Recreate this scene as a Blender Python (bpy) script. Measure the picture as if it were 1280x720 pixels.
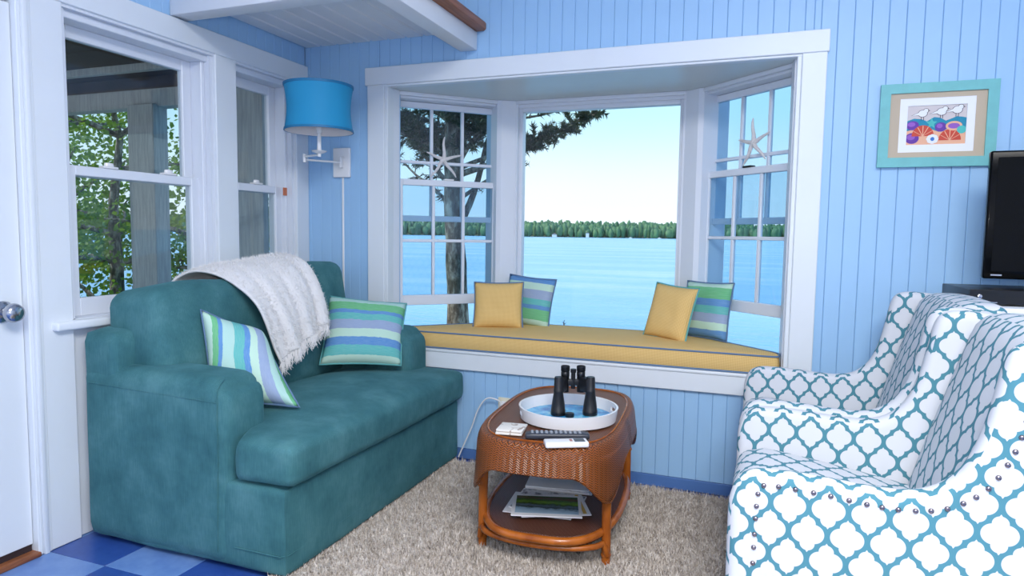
import bpy, bmesh, math, random
from mathutils import Matrix, Vector, noise as mnoise
for o in list(bpy.data.objects): bpy.data.objects.remove(o)
S = bpy.context.scene
COL = S.collection
PI = math.pi
random.seed(7)

def lin(r, g, b):
    f = lambda c: (c/12.92 if c <= .04045 else ((c+.055)/1.055)**2.4)
    return (f(r/255), f(g/255), f(b/255), 1.0)

# ------------------------------------------------------------------ camera
cd = bpy.data.cameras.new('camera'); cam = bpy.data.objects.new('camera', cd); COL.objects.link(cam)
cd.sensor_width = 36.0; cd.lens = 834/1280*36; cd.clip_start = .02; cd.clip_end = 5000
def cam_matrix(yaw, pitch, roll, loc):
    cy, sy, cp, sp, cr, sr = math.cos(yaw), math.sin(yaw), math.cos(pitch), math.sin(pitch), math.cos(roll), math.sin(roll)
    fwd = Vector((-sy*cp, cy*cp, -sp)); rt = Vector((cy, sy, 0)); dn = fwd.cross(rt)
    r2 = cr*rt + sr*dn; d2 = -sr*rt + cr*dn
    m = Matrix((r2, -d2, -fwd)).transposed().to_4x4(); m.translation = Vector(loc)
    return m
cam.matrix_world = cam_matrix(math.radians(20.562), math.radians(4.617), math.radians(-.825), (0, 0, 1.25))
S.camera = cam

# ------------------------------------------------------------------ world, sun, lamps, exposure
S.view_settings.view_transform = 'Standard'; S.view_settings.look = 'None'
S.view_settings.exposure = 0.1; S.view_settings.gamma = 1.0; S.view_settings.use_curve_mapping = False
W = bpy.data.worlds.new('sky'); S.world = W; W.use_nodes = True
nt = W.node_tree; nt.nodes.clear()
tc = nt.nodes.new('ShaderNodeTexCoord'); sep = nt.nodes.new('ShaderNodeSeparateXYZ'); nt.links.new(tc.outputs['Generated'], sep.inputs[0])
rp = nt.nodes.new('ShaderNodeValToRGB'); nt.links.new(sep.outputs['Z'], rp.inputs[0])
cr = rp.color_ramp; cr.interpolation = 'EASE'
cr.elements[0].position = 0.0; cr.elements[0].color = (1.00, 1.06, 1.12, 1)
cr.elements[1].position = 1.0; cr.elements[1].color = (.10, .28, .75, 1)
for p, c in ((.05, (.88, 1.04, 1.16, 1)), (.19, (.56, .93, 1.10, 1)), (.45, (.24, .55, 1.0, 1))):
    e = cr.elements.new(p); e.color = c
bg = nt.nodes.new('ShaderNodeBackground'); bg.inputs['Strength'].default_value = 1.1
nt.links.new(rp.outputs[0], bg.inputs[0])
wo = nt.nodes.new('ShaderNodeOutputWorld'); nt.links.new(bg.outputs[0], wo.inputs[0])

def lamp(name, kind, loc, power, color=(1, 1, 1), size=.1, rot=(0, 0, 0), size_y=None):
    l = bpy.data.lights.new(name, kind); l.energy = power; l.color = color
    if kind == 'AREA':
        l.size = size
        if size_y: l.shape = 'RECTANGLE'; l.size_y = size_y
    elif kind == 'SUN': l.angle = size
    else: l.shadow_soft_size = size
    o = bpy.data.objects.new(name, l); o.location = loc; o.rotation_euler = rot; COL.objects.link(o)
    return o
sun = lamp('sun', 'SUN', (0, -5, 30), 3.2, (1, .96, .88), .009)
sun.rotation_euler = Vector((.62, .42, -.80)).to_track_quat('-Z', 'Y').to_euler()
lamp('camera_flash', 'POINT', (.06, -.02, 1.36), 35, (1.0, .985, .96), .05)
lamp('overhead_fill', 'AREA', (.5, -.3, 3.08), 165, (1.0, .98, .95), 1.6, (0, 0, 0), 1.6)  # added fill overhead, just behind the camera; no such fixture is known

# ------------------------------------------------------------------ material helpers
class X:                                    # tiny expression wrapper over math nodes
    def __init__(s, nt, sock): s.nt = nt; s.s = sock
    def _m(s, op, *a):
        n = s.nt.nodes.new('ShaderNodeMath'); n.operation = op
        for i, v in enumerate((s,)+a):
            if isinstance(v, X): s.nt.links.new(v.s, n.inputs[i])
            else: n.inputs[i].default_value = v
        return X(s.nt, n.outputs[0])
    def __add__(s, o): return s._m('ADD', o)
    def __sub__(s, o): return s._m('SUBTRACT', o)
    def __mul__(s, o): return s._m('MULTIPLY', o)
    def __truediv__(s, o): return s._m('DIVIDE', o)
    def abs(s): return s._m('ABSOLUTE')
    def min(s, o): return s._m('MINIMUM', o)
    def max(s, o): return s._m('MAXIMUM', o)
    def lt(s, o): return s._m('LESS_THAN', o)
    def gt(s, o): return s._m('GREATER_THAN', o)
    def sqrt(s): return s._m('SQRT')
    def sin(s): return s._m('SINE')
    def wrap(s, p): return s._m('WRAP', p/2, -p/2)      # to [-p/2, p/2)
    def floor(s): return s._m('FLOOR')
    def mod(s, p): return s._m('FLOORED_MODULO', p)
    def step(s, a, b):
        n = s.nt.nodes.new('ShaderNodeMapRange'); s.nt.links.new(s.s, n.inputs[0])
        n.inputs[1].default_value = a; n.inputs[2].default_value = b; n.interpolation_type = 'SMOOTHSTEP'
        return X(s.nt, n.outputs[0])

class Mat:
    def __init__(s, name, col=(.8, .8, .8, 1), rough=.5, **kw):
        s.m = bpy.data.materials.new(name); s.m.use_nodes = True; s.nt = s.m.node_tree
        s.b = s.nt.nodes['Principled BSDF']; s.out = s.nt.nodes['Material Output']
        s.set('Base Color', col); s.set('Roughness', rough)
        for k, v in kw.items(): s.set(k.replace('_', ' '), v)
        s.m.diffuse_color = col
    def set(s, k, v):
        i = s.b.inputs[k]
        if isinstance(v, X): s.nt.links.new(v.s, i)
        elif isinstance(v, bpy.types.NodeSocket): s.nt.links.new(v, i)
        else: i.default_value = v
    def node(s, t, **kw):
        n = s.nt.nodes.new(t)
        for k, v in kw.items(): setattr(n, k, v)
        return n
    def coord(s, which='Object', scale=None):
        t = s.node('ShaderNodeTexCoord'); o = t.outputs[which]
        if scale:
            mp = s.node('ShaderNodeMapping'); s.nt.links.new(o, mp.inputs[0]); mp.inputs['Scale'].default_value = scale; o = mp.outputs[0]
        return o
    def xyz(s, sock):
        n = s.node('ShaderNodeSeparateXYZ'); s.nt.links.new(sock, n.inputs[0])
        return [X(s.nt, n.outputs[i]) for i in range(3)]
    def noise(s, vec, scale, detail=3, rough=.55):
        n = s.node('ShaderNodeTexNoise'); s.nt.links.new(vec, n.inputs['Vector'])
        n.inputs['Scale'].default_value = scale; n.inputs['Detail'].default_value = detail; n.inputs['Roughness'].default_value = rough
        return X(s.nt, n.outputs[0])
    def mix(s, fac, a, b):
        n = s.node('ShaderNodeMix', data_type='RGBA')
        for i, v in ((0, fac), (6, a), (7, b)):
            if isinstance(v, X): s.nt.links.new(v.s, n.inputs[i])
            elif isinstance(v, bpy.types.NodeSocket): s.nt.links.new(v, n.inputs[i])
            else: n.inputs[i].default_value = v
        return n.outputs[2]
    def ramp(s, fac, stops, interp='LINEAR'):
        n = s.node('ShaderNodeValToRGB'); s.nt.links.new(fac.s, n.inputs[0]); r = n.color_ramp; r.interpolation = interp
        r.elements[0].position = stops[0][0]; r.elements[0].color = stops[0][1]
        r.elements[1].position = stops[-1][0]; r.elements[1].color = stops[-1][1]
        for p, c in stops[1:-1]: e = r.elements.new(p); e.color = c
        return n.outputs[0]
    def bump(s, h, strength=.3, dist=.01):
        n = s.node('ShaderNodeBump'); n.inputs['Strength'].default_value = strength; n.inputs['Distance'].default_value = dist
        s.nt.links.new(h.s if isinstance(h, X) else h, n.inputs['Height']); s.nt.links.new(n.outputs[0], s.b.inputs['Normal'])

def paint(name, col, rough=.45, var=.06, scale=3, bump=.05):
    m = Mat(name, col, rough); v = m.coord('Object')
    n = m.noise(v, scale, 4); d = tuple(c*(1-var) for c in col[:3])+(1,); l = tuple(min(1, c*(1+var)) for c in col[:3])+(1,)
    m.set('Base Color', m.ramp(n, [(.3, d), (.7, l)]))
    if bump: m.bump(m.noise(v, 160, 2), bump, .002)
    return m.m

M = {}
M['blue_plank'] = paint('blue_plank_paint', lin(158, 200, 238), .42, .03, 2)
M['white'] = paint('white_trim_paint', lin(226, 233, 240), .38, .02, 2, .03)
M['white_wall'] = paint('white_wall_paint', lin(224, 231, 240), .5, .02, 2, .03)
M['vinyl'] = paint('white_vinyl', lin(225, 231, 241), .3, .01, 2, 0)
M['loft_board'] = paint('loft_board_paint', lin(226, 229, 233), .45, .03, 3, .05)
M['bay_ceiling'] = paint('bay_ceiling_paint', lin(214, 222, 224), .35, .04, 2, .03)
M['ceiling'] = paint('ceiling_paint', lin(235, 238, 242), .6, .02, 1, 0)
M['baseboard'] = paint('dark_blue_baseboard_paint', lin(84, 122, 180), .4, .05, 3)

def wood(name, c1, c2, axis=(1, 14, 14), rough=.45):
    m = Mat(name, c1, rough); v = m.coord('Object', axis)
    m.set('Base Color', m.ramp(m.noise(v, 4, 5, .6), [(.3, c1), (.7, c2)])); m.bump(m.noise(v, 30, 3), .1, .002)
    return m.m
M['cedar'] = wood('cedar_wood', lin(120, 70, 44), lin(176, 112, 76), (14, 1, 14))
M['threshold'] = wood('threshold_wood', lin(120, 70, 45), lin(178, 112, 72), (14, 1, 14))
M['dark_gap'] = Mat('gap_shade_and_backing', lin(50, 35, 38), .8).m  # dark tone for the shaded gap under the door and the picture backing
M['metal'] = Mat('brushed_nickel', lin(178, 180, 186), .18, Metallic=1.0).m
M['dark_metal'] = Mat('dark_latch_metal', lin(55, 58, 62), .4, Metallic=.6).m
M['white_gloss'] = Mat('white_gloss_enamel', lin(236, 236, 238), .18).m
M['black'] = Mat('black_plastic', lin(16, 17, 20), .35).m
M['black_gloss'] = Mat('black_gloss_plastic', lin(9, 10, 13), .06).m
M['black_rubber'] = Mat('black_rubber_armour', lin(24, 25, 29), .45).m

def glass(name, tint=(1, 1, 1, 1), refl=.06):
    m = bpy.data.materials.new(name); m.use_nodes = True; t = m.node_tree; t.nodes.clear()
    tr = t.nodes.new('ShaderNodeBsdfTransparent'); tr.inputs[0].default_value = tint
    gl = t.nodes.new('ShaderNodeBsdfGlossy'); gl.inputs['Roughness'].default_value = .02
    lw = t.nodes.new('ShaderNodeLayerWeight'); lw.inputs['Blend'].default_value = .5
    mx = t.nodes.new('ShaderNodeMixShader'); o = t.nodes.new('ShaderNodeOutputMaterial')
    pw_ = t.nodes.new('ShaderNodeMath'); pw_.operation = 'POWER'; pw_.inputs[1].default_value = 4.0
    mu = t.nodes.new('ShaderNodeMath'); mu.operation = 'MULTIPLY_ADD'; mu.inputs[1].default_value = .7; mu.inputs[2].default_value = refl
    t.links.new(lw.outputs['Facing'], pw_.inputs[0]); t.links.new(pw_.outputs[0], mu.inputs[0]); t.links.new(mu.outputs[0], mx.inputs[0])
    t.links.new(tr.outputs[0], mx.inputs[1]); t.links.new(gl.outputs[0], mx.inputs[2]); t.links.new(mx.outputs[0], o.inputs[0])
    return m
M['glass_clear'] = glass('clear_window_glass', (.985, .99, .99, 1), .02)
M['glass_sash'] = glass('low_emissivity_sash_glass', (.77, .87, .93, 1), .03)
M['glass_porch'] = glass('old_window_glass', (.84, .88, .90, 1), .04)

# blue mottled vinyl tiles
def tile_mat(name, a, b):
    m = Mat(name, a, .28); v = m.coord('Object')
    m.set('Base Color', m.ramp(m.noise(v, 9, 5, .65), [(.3, a), (.7, b)])); return m.m
M['tile_dark'] = tile_mat('dark_blue_tile', lin(38, 72, 150), lin(56, 92, 170))
M['tile_light'] = tile_mat('light_blue_tile', lin(92, 130, 196), lin(122, 158, 214))
def checker_floor():
    m = Mat('checkered_tile_floor', lin(80, 120, 190), .3); x, y, z = m.xyz(m.coord('Object'))
    p = .305
    c = (((x+2.239)/p).floor() + ((y-1.708)/p).floor()).mod(2.0)
    m.set('Base Color', m.mix(c.gt(.5), lin(108, 146, 206), lin(46, 82, 160))); return m.m
M['floor'] = checker_floor()

# fabrics
def velvet():
    m = Mat('teal_velvet', lin(56, 116, 126), .85); v = m.coord('Object')
    n = m.noise(v, 5.5, 4, .6); v2 = m.coord('Object', (60, 60, 3)); n2 = m.noise(v2, 6, 2)
    c = n*.75 + n2*.25
    m.set('Base Color', m.ramp(c, [(.32, lin(48, 94, 102)), (.5, lin(64, 113, 120)), (.68, lin(84, 132, 138))]))
    m.set('Sheen Weight', .25); m.set('Sheen Roughness', .4); m.set('Sheen Tint', lin(130, 190, 200)); m.set('Specular IOR Level', .15)
    m.bump(m.noise(v, 220, 2), .15, .002); return m.m
M['velvet'] = velvet()

def trellis():
    m = Mat('white_teal_trellis_fabric', lin(240, 242, 246), .75); t = m.node('ShaderNodeUVMap')
    u, v, _ = m.xyz(t.outputs[0]); u = u*.945; v = v*.945; Px, Py = .0785, .118
    def cell(x, y):
        ax, ay = x.abs(), y.abs(); q = ax-.0115
        a = (q*q + y*y).sqrt() - .0218
        r = ay-.0232; b = (x*x + r*r).sqrt() - .0150
        c = ax*1.55 + ay*.95 - .0405
        return a.min(b).min(c)
    d = cell(u.wrap(Px), v.wrap(Py)).min(cell((u+Px/2).wrap(Px), (v+Py/2).wrap(Py)))
    f = d.step(-.0004, .0006)
    m.set('Base Color', m.mix(f, lin(208, 211, 218), lin(76, 132, 148)))
    m.set('Specular IOR Level', .2); w = m.node('ShaderNodeTexWave'); w.inputs['Scale'].default_value = 300; m.nt.links.new(t.outputs[0], w.inputs[0])
    m.bump(w.outputs[0], .08, .001); return m.m
M['trellis'] = trellis()

def yellow():
    m = Mat('yellow_diamond_weave', lin(222, 178, 82), .8); t = m.node('ShaderNodeUVMap'); u, v, _ = m.xyz(t.outputs[0])
    k = 2*PI/.011
    d = ((u+v)*k).sin() * ((u-v)*k).sin()
    m.set('Base Color', m.ramp(d*.5+.5, [(.35, lin(212, 172, 102)), (.65, lin(236, 204, 140))])); m.set('Specular IOR Level', .2)
    m.bump(d, .15, .002); return m.m
M['yellow'] = yellow()
M['piping'] = Mat('slate_blue_piping', lin(96, 124, 158), .7).m
M['aqua_piping'] = Mat('aqua_piping', lin(96, 168, 168), .7).m

def stripes(name, bands, angle=0):
    """bands: list of (start 0..1, colour) over UV v"""
    m = Mat(name, bands[0][1], .75); t = m.node('ShaderNodeUVMap'); u, v, _ = m.xyz(t.outputs[0])
    n = m.noise(m.coord('UV', (6, 30, 1)), 3, 4); w = v + (n-.5)*.028
    st = []
    for i, (p, c) in enumerate(bands):
        st.append((p, c))
    m.set('Base Color', m.ramp(w, st, 'CONSTANT'))
    n2 = m.noise(m.coord('UV', (4, 60, 1)), 3, 3)
    base = m.b.inputs['Base Color'].links[0].from_socket
    m.set('Base Color', m.mix((n2-.35)*.55, base, lin(205, 226, 226))); m.set('Specular IOR Level', .2)
    return m.m
PA, GR, BL, LV, TL, MI = lin(176, 216, 208), lin(104, 186, 128), lin(86, 142, 202), lin(150, 168, 202), lin(92, 184, 182), lin(190, 224, 206)
M['stripe_a'] = stripes('aqua_green_blue_stripes_a', [(0, MI), (.08, TL), (.21, BL), (.33, MI), (.46, LV), (.60, TL), (.70, BL), (.76, GR), (.89, PA)])
M['stripe_b'] = stripes('aqua_green_blue_stripes_b', [(0, MI), (.10, GR), (.30, BL), (.42, TL), (.55, LV), (.70, MI), (.83, BL), (.98, BL)])
M['stripe_c'] = stripes('aqua_green_blue_stripes_c', [(0, BL), (.12, MI), (.26, LV), (.44, TL), (.56, BL), (.64, GR), (.85, MI), (.98, MI)])
M['stripe_d'] = stripes('aqua_green_blue_stripes_d', [(0, MI), (.10, GR), (.18, BL), (.24, PA), (.40, TL), (.54, BL), (.62, MI), (.72, LV), (.86, PA), (.95, GR)])
def throw():
    m = Mat('white_mohair', lin(232, 231, 232), .95); v = m.coord('Object')
    m.set('Sheen Weight', .4); m.bump(m.noise(m.coord('Object', (1, 3, 1)), 60, 4), .5, .006); return m.m
M['throw'] = throw()
def rug():
    m = Mat('beige_shag', lin(190, 176, 160), .9); v = m.coord('Object')
    n = m.noise(v, 28, 4, .7); n2 = m.noise(v, 150, 2)
    m.set('Base Color', m.ramp(n*.55+n2*.45, [(.34, lin(150, 139, 130)), (.5, lin(200, 190, 180)), (.64, lin(234, 228, 222))])); m.set('Specular IOR Level', .1)
    return m.m
M['rug'] = rug()

# rattan
def weave(name, dark, light, k, herring=True):
    m = Mat(name, light, .32); t = m.node('ShaderNodeUVMap'); u, v, _ = m.xyz(t.outputs[0])
    if herring:
        z = (u/k).wrap(2.0).abs()                 # triangle wave across columns -> chevrons
        d = (v/k*1.6 + z*1.1)*PI*2
        s = d.sin(); col = ((u/k)*PI).sin().abs()
        h = s*.5+.5
        c = m.ramp(h*.8+col*.2, [(.15, dark), (.75, light)])
    else:
        h = ((u/k)*PI).sin()*((v/k)*PI).sin()*.5+.5
        c = m.ramp(h, [(.1, dark), (.8, light)])
    n = m.noise(m.coord('Object'), 12, 3)
    m.set('Base Color', m.mix((n-.3)*.5, c, dark)); m.bump(h, .5, .004); return m.m
M['rattan_skirt'] = weave('herringbone_rattan', lin(56, 26, 8), lin(160, 86, 28), .013)
M['rattan_top'] = weave('fine_woven_rattan', lin(60, 33, 20), lin(128, 76, 46), .006, False)
M['shelf_weave'] = weave('dark_woven_shelf', lin(62, 34, 24), lin(104, 62, 42), .005, False)
M['pole'] = wood('honey_rattan_pole', lin(134, 66, 18), lin(188, 106, 38), (3, 3, 1), .22)
M['chevron_nail'] = M['metal']

# outdoor
def water():
    m = Mat('lake_water', lin(70, 160, 215), .22); v = m.coord('Object', (.02, .09, 1))
    n = m.noise(v, 1.0, 5, .6); m.set('Base Color', m.ramp(n, [(.3, (.13, .42, .68, 1)), (.52, (.22, .54, .76, 1)), (.72, (.48, .69, .77, 1))]))
    m.set('IOR', 1.33); m.bump(m.noise(m.coord('Object', (.6, 1.6, 1)), 1.2, 4), .35, .4); return m.m
M['water'] = water()
M['bank'] = paint('grassy_bank_soil', lin(96, 104, 62), .9, .3, .8, .3)
def leafmat(name, a, b, sc=.6, tl=.35):
    m = Mat(name, a, .55); m.set('Base Color', m.ramp(m.noise(m.coord('Object'), sc, 3), [(.35, a), (.65, b)]))
    m.set('Transmission Weight', 0.0)
    d = m.node('ShaderNodeBsdfTranslucent'); d.inputs[0].default_value = b
    x = m.node('ShaderNodeMixShader'); x.inputs[0].default_value = tl
    m.nt.links.new(m.b.outputs[0], x.inputs[1]); m.nt.links.new(d.outputs[0], x.inputs[2]); m.nt.links.new(x.outputs[0], m.out.inputs[0])
    return m.m
M['leaf'] = leafmat('maple_leaf', lin(62, 96, 30), lin(132, 164, 52), 2.5, .5)
M['needle'] = leafmat('pine_needle', lin(44, 62, 44), lin(76, 92, 56), 2, .1)
M['far_tree'] = leafmat('far_forest', lin(62, 104, 66), lin(98, 140, 88), .06, .0)
def bark():
    m = Mat('pine_bark', lin(110, 100, 88), .95); v = m.coord('Object', (1, 1, .35)); n = m.noise(v, 14, 5, .7)
    m.set('Base Color', m.ramp(n, [(.35, lin(66, 58, 50)), (.5, lin(118, 108, 94)), (.66, lin(196, 190, 172))])); m.bump(n, .8, .03); return m.m
M['bark'] = bark()
M['porch_dark'] = wood('dark_porch_ceiling_boards', lin(58, 46, 42), lin(86, 72, 66), (1, 10, 1), .7)
M['porch_grey'] = wood('weathered_grey_wood', lin(164, 168, 170), lin(202, 206, 206), (12, 12, 1), .7)
M['house_white'] = Mat('far_house_paint', lin(240, 238, 230), .7).m
M['house_roof'] = Mat('far_roof_shingle', lin(140, 128, 120), .8).m

# ------------------------------------------------------------------ mesh helpers
class MB:
    def __init__(s): s.bm = bmesh.new(); s.mi = 0
    def _merge(s, b, mat=None):
        if mat: bmesh.ops.transform(b, matrix=mat, verts=b.verts)
        vs = [s.bm.verts.new(v.co) for v in b.verts]
        b.verts.index_update()
        for f in b.faces:
            try: nf = s.bm.faces.new([vs[v.index] for v in f.verts]); nf.material_index = s.mi
            except ValueError: pass
        b.free(); return s
    def box(s, x0, x1, y0, y1, z0, z1, bev=0, seg=2, mat=None):
        b = bmesh.new(); bmesh.ops.create_cube(b, size=1)
        for v in b.verts: v.co = Vector(((x0+x1)/2+v.co.x*(x1-x0), (y0+y1)/2+v.co.y*(y1-y0), (z0+z1)/2+v.co.z*(z1-z0)))
        if bev: bmesh.ops.bevel(b, geom=b.edges[:], offset=bev, segments=seg, profile=.5, affect='EDGES')
        return s._merge(b, mat)
    def tube(s, pts, r, seg=10, closed=False, cap=True):
        pts = [Vector(p) for p in pts]; n = len(pts); rr = r if isinstance(r, (list, tuple)) else [r]*n
        rings = []; up = None
        for i, p in enumerate(pts):
            a = pts[(i-1) % n] if (closed or i > 0) else p; b = pts[(i+1) % n] if (closed or i < n-1) else p
            t = (b-a).normalized()
            if up is None: up = Vector((0, 0, 1)) if abs(t.z) < .9 else Vector((1, 0, 0))
            up = (up - t*up.dot(t)); up = up.normalized() if up.length > 1e-6 else t.orthogonal().normalized()
            w = t.cross(up)
            rings.append([s.bm.verts.new(p + rr[i]*(math.cos(2*PI*k/seg)*up + math.sin(2*PI*k/seg)*w)) for k in range(seg)])
        m = n if closed else n-1
        for i in range(m):
            a, b = rings[i], rings[(i+1) % n]
            for k in range(seg):
                f = s.bm.faces.new((a[k], a[(k+1) % seg], b[(k+1) % seg], b[k])); f.material_index = s.mi
        if cap and not closed:
            s.bm.faces.new(rings[0][::-1]).material_index = s.mi; s.bm.faces.new(rings[-1]).material_index = s.mi
        return s
    def lathe(s, prof, seg=32, mat=None, center=(0, 0, 0), sx=1, sy=1):
        b = bmesh.new(); c = Vector(center); rings = []
        for r, z in prof:
            if r < 1e-6: rings.append([b.verts.new(c+Vector((0, 0, z)))])
            else: rings.append([b.verts.new(c+Vector((r*sx*math.cos(2*PI*k/seg), r*sy*math.sin(2*PI*k/seg), z))) for k in range(seg)])
        for a, d in zip(rings, rings[1:]):
            for k in range(seg):
                q = [a[k % len(a)], a[(k+1) % seg % len(a)], d[(k+1) % seg % len(d)], d[k % len(d)]]
                q = list(dict.fromkeys(q))
                if len(q) > 2: b.faces.new(q)
        return s._merge(b, mat)
    def prism(s, poly, axis, a0, a1, bev=0, seg=2, mat=None):
        """poly: 2D points in the two other axes, extruded along axis from a0 to a1"""
        def P(p, a): return Vector({'x': (a, p[0], p[1]), 'y': (p[0], a, p[1]), 'z': (p[0], p[1], a)}[axis])
        b = bmesh.new(); A = [b.verts.new(P(p, a0)) for p in poly]; B = [b.verts.new(P(p, a1)) for p in poly]; n = len(poly)
        fa = b.faces.new(A); fb = b.faces.new(B[::-1])
        for i in range(n): b.faces.new((A[(i+1) % n], A[i], B[i], B[(i+1) % n]))
        bmesh.ops.recalc_face_normals(b, faces=b.faces[:])
        if bev: bmesh.ops.bevel(b, geom=list(set(fa.edges[:]+fb.edges[:])), offset=bev, segments=seg, profile=.5, affect='EDGES')
        return s._merge(b, mat)
    def grid(s, fn, nu, nv, cu=False, cv=False):
        g = [[s.bm.verts.new(fn(i/(nu if cu else nu-1), j/(nv if cv else nv-1))) for j in range(nv)] for i in range(nu)]
        for i in range(nu if cu else nu-1):
            for j in range(nv if cv else nv-1):
                s.bm.faces.new((g[i][j], g[(i+1) % nu][j], g[(i+1) % nu][(j+1) % nv], g[i][(j+1) % nv])).material_index = s.mi
        return s
    def soft(s, x0, x1, y0, y1, z0, z1, r=.05, n=10, puff=(0, 0, 0), wob=0, seed=0, mat=None, fn=None):
        """upholstered block: rounded box whose faces bulge by puff (metres)"""
        b = bmesh.new(); bmesh.ops.create_cube(b, size=2); bmesh.ops.subdivide_edges(b, edges=b.edges[:], cuts=n, use_grid_fill=True)
        h = Vector(((x1-x0)/2, (y1-y0)/2, (z1-z0)/2)); c = Vector(((x0+x1)/2, (y0+y1)/2, (z0+z1)/2)); r = min(r, min(h)*.98)
        for v in b.verts:
            u = v.co.copy()
            u = Vector([math.copysign(min(1, abs(t)**.8), t) for t in u])
            p = Vector([u[i]*h[i] for i in range(3)])
            q = Vector([max(-(h[i]-r), min(h[i]-r, p[i])) for i in range(3)]); d = p-q
            if d.length > 1e-9: p = q + d.normalized()*r*min(1, max(abs(d[i])/r for i in range(3)))
            w = [1-min(1, abs(p[i])/h[i])**2 for i in range(3)]
            for i in range(3):
                o = [j for j in range(3) if j != i]
                p[i] += math.copysign(puff[i]*w[o[0]]*w[o[1]], p[i])*min(1, abs(p[i])/h[i])
            if wob:
                p += wob*mnoise.noise_vector((p+c)*6+Vector((seed, seed*2, 0)))
            if fn: p = fn(p, h)
            v.co = p+c
        return s._merge(b, mat)
    def face(s, pts):
        f = s.bm.faces.new([s.bm.verts.new(p) for p in pts]); f.material_index = s.mi; return s
    def build(s, name, mat, parent=None, origin=(0, 0, 0), smooth=40, uv=None, recalc=True):
        bm = s.bm
        if recalc: bmesh.ops.recalc_face_normals(bm, faces=bm.faces[:])
        if any(origin): bmesh.ops.translate(bm, verts=bm.verts[:], vec=-Vector(origin))
        if uv:
            L = bm.loops.layers.uv.new('uv')
            bm.normal_update()
            for f in bm.faces:
                for l in f.loops:
                    p = l.vert.co
                    if callable(uv): l[L].uv = uv(p, f.normal)
                    else:
                        a = [abs(t) for t in f.normal]; k = a.index(max(a))
                        l[L].uv = ((p.y, p.z), (p.x, p.z), (p.x, p.y))[k]
        me = bpy.data.meshes.new(name); bm.to_mesh(me); bm.free()
        for m in (mat if isinstance(mat, (list, tuple)) else [mat]): me.materials.append(M[m] if isinstance(m, str) else m)
        if smooth:
            me.polygons.foreach_set('use_smooth', [True]*len(me.polygons)); me.set_sharp_from_angle(angle=math.radians(smooth))
        o = bpy.data.objects.new(name, me); COL.objects.link(o)
        if parent: o.parent = parent
        elif any(origin): o.location = origin
        return o

def tag(o, label=None, cat=None, group=None, kind=None):
    if label: o['label'] = label
    if cat: o['category'] = cat
    if group: o['group'] = group
    if kind: o['kind'] = kind
    return o
def thing(name, label=None, cat=None, loc=(0, 0, 0), rz=0, group=None, kind=None):
    o = bpy.data.objects.new(name, None); o.empty_display_size = .1; COL.objects.link(o)
    o.location = loc; o.rotation_euler = (0, 0, rz); return tag(o, label, cat, group, kind)
def share(o, name, parent, loc=(0, 0, 0), rot=(0, 0, 0), scale=(1, 1, 1)):
    c = o.copy(); c.name = name; COL.objects.link(c); c.parent = parent; c.location = loc; c.rotation_euler = rot; c.scale = scale; return c
def s3(P, n=6):
    out = []; N = len(P); V = [Vector(p) for p in P]
    for i in range(N-1):
        p = [V[max(0, min(N-1, j))] for j in (i-1, i, i+1, i+2)]
        for k in range(n):
            f = k/n; out.append(.5*((2*p[1])+(p[2]-p[0])*f+(2*p[0]-5*p[1]+4*p[2]-p[3])*f*f+(3*p[1]-p[0]-3*p[2]+p[3])*f**3))
    return out+[V[-1]]
STR = dict(kind='structure')

XL, YB = -2.555, 3.31           # inner faces of left and back walls
ZC = 3.1                        # room ceiling
# ------------------------------------------------------------------ floor
fl = MB().box(XL-.2, 3.2, -2.7, YB+.1, -.15, -.004).build('floor', 'floor'); tag(fl, 'blue checkered tile floor', kind='structure')
tp = .305; proto = {}
for i in range(-1, 4):
    for j in range(-4, 1):
        x0, y0 = -2.239+i*tp, 1.708+j*tp
        if i == -1: x0 = -2.535
        dark = (i+j) % 2 == 1
        key = (dark, i == -1)
        w = -2.239+(i+1)*tp-x0
        if key not in proto:
            proto[key] = MB().box(.0008, w-.0008, .0008, tp-.0008, -.004, 0, .0008, 1).build('tile', 'tile_dark' if dark else 'tile_light', fl); o = proto[key]
            o.location = (x0, y0, 0)
        else: share(proto[key], 'tile', fl, (x0, y0, 0))

# ------------------------------------------------------------------ walls
pw, pd = .0662, .012
def planks(wall, x0, x1, z0, z1, axis):
    """grooved boards on a wall; axis 'x' = back wall, 'y' = left wall"""
    k0 = math.floor(x0/pw); k1 = math.ceil(x1/pw); cache = {}
    for k in range(k0, k1):
        a, b = max(x0, k*pw), min(x1, (k+1)*pw)
        if b-a < .006: continue
        key = (round(b-a, 4), z0, z1)
        if key not in cache:
            w = b-a
            m = MB()
            if axis == 'x': m.prism([(.0005, 0), (w-.0005, 0), (w-.0004, -pd*.8), (w-.0028, -pd), (.0028, -pd), (.0004, -pd*.8)] if w > .02 else [(.0005, 0), (w-.0005, 0), (w-.0005, -pd), (.0005, -pd)], 'z', z0, z1)
            else: m.prism([(0, .0005), (0, w-.0005), (pd*.8, w-.0004), (pd, w-.0028), (pd, .0028), (pd*.8, .0004)] if w > .02 else [(0, .0005), (0, w-.0005), (pd, w-.0005), (pd, .0005)], 'z', z0, z1)
            o = m.build('plank', 'blue_plank', wall, smooth=25); cache[key] = o
        else: o = share(cache[key], 'plank', wall)
        o.location = (a, YB+pd, 0) if axis == 'x' else (XL-pd, a, 0)
OX0, OX1, OZ0, OZ1 = -2.0, .115, .585, 2.066    # bay opening
wb = MB()
yb0, yb1 = YB+pd, YB+.14
wb.box(XL-.2, OX0, yb0, yb1, 0, ZC).box(OX1, 3.2, yb0, yb1, 0, ZC).box(OX0, OX1, yb0, yb1, OZ1, ZC).box(OX0, OX1, yb0, yb1, 0, OZ0)
wall_back = wb.build('wall_back', 'blue_plank', smooth=0); tag(wall_back, 'blue painted beadboard wall around the bay window', kind='structure')
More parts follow.
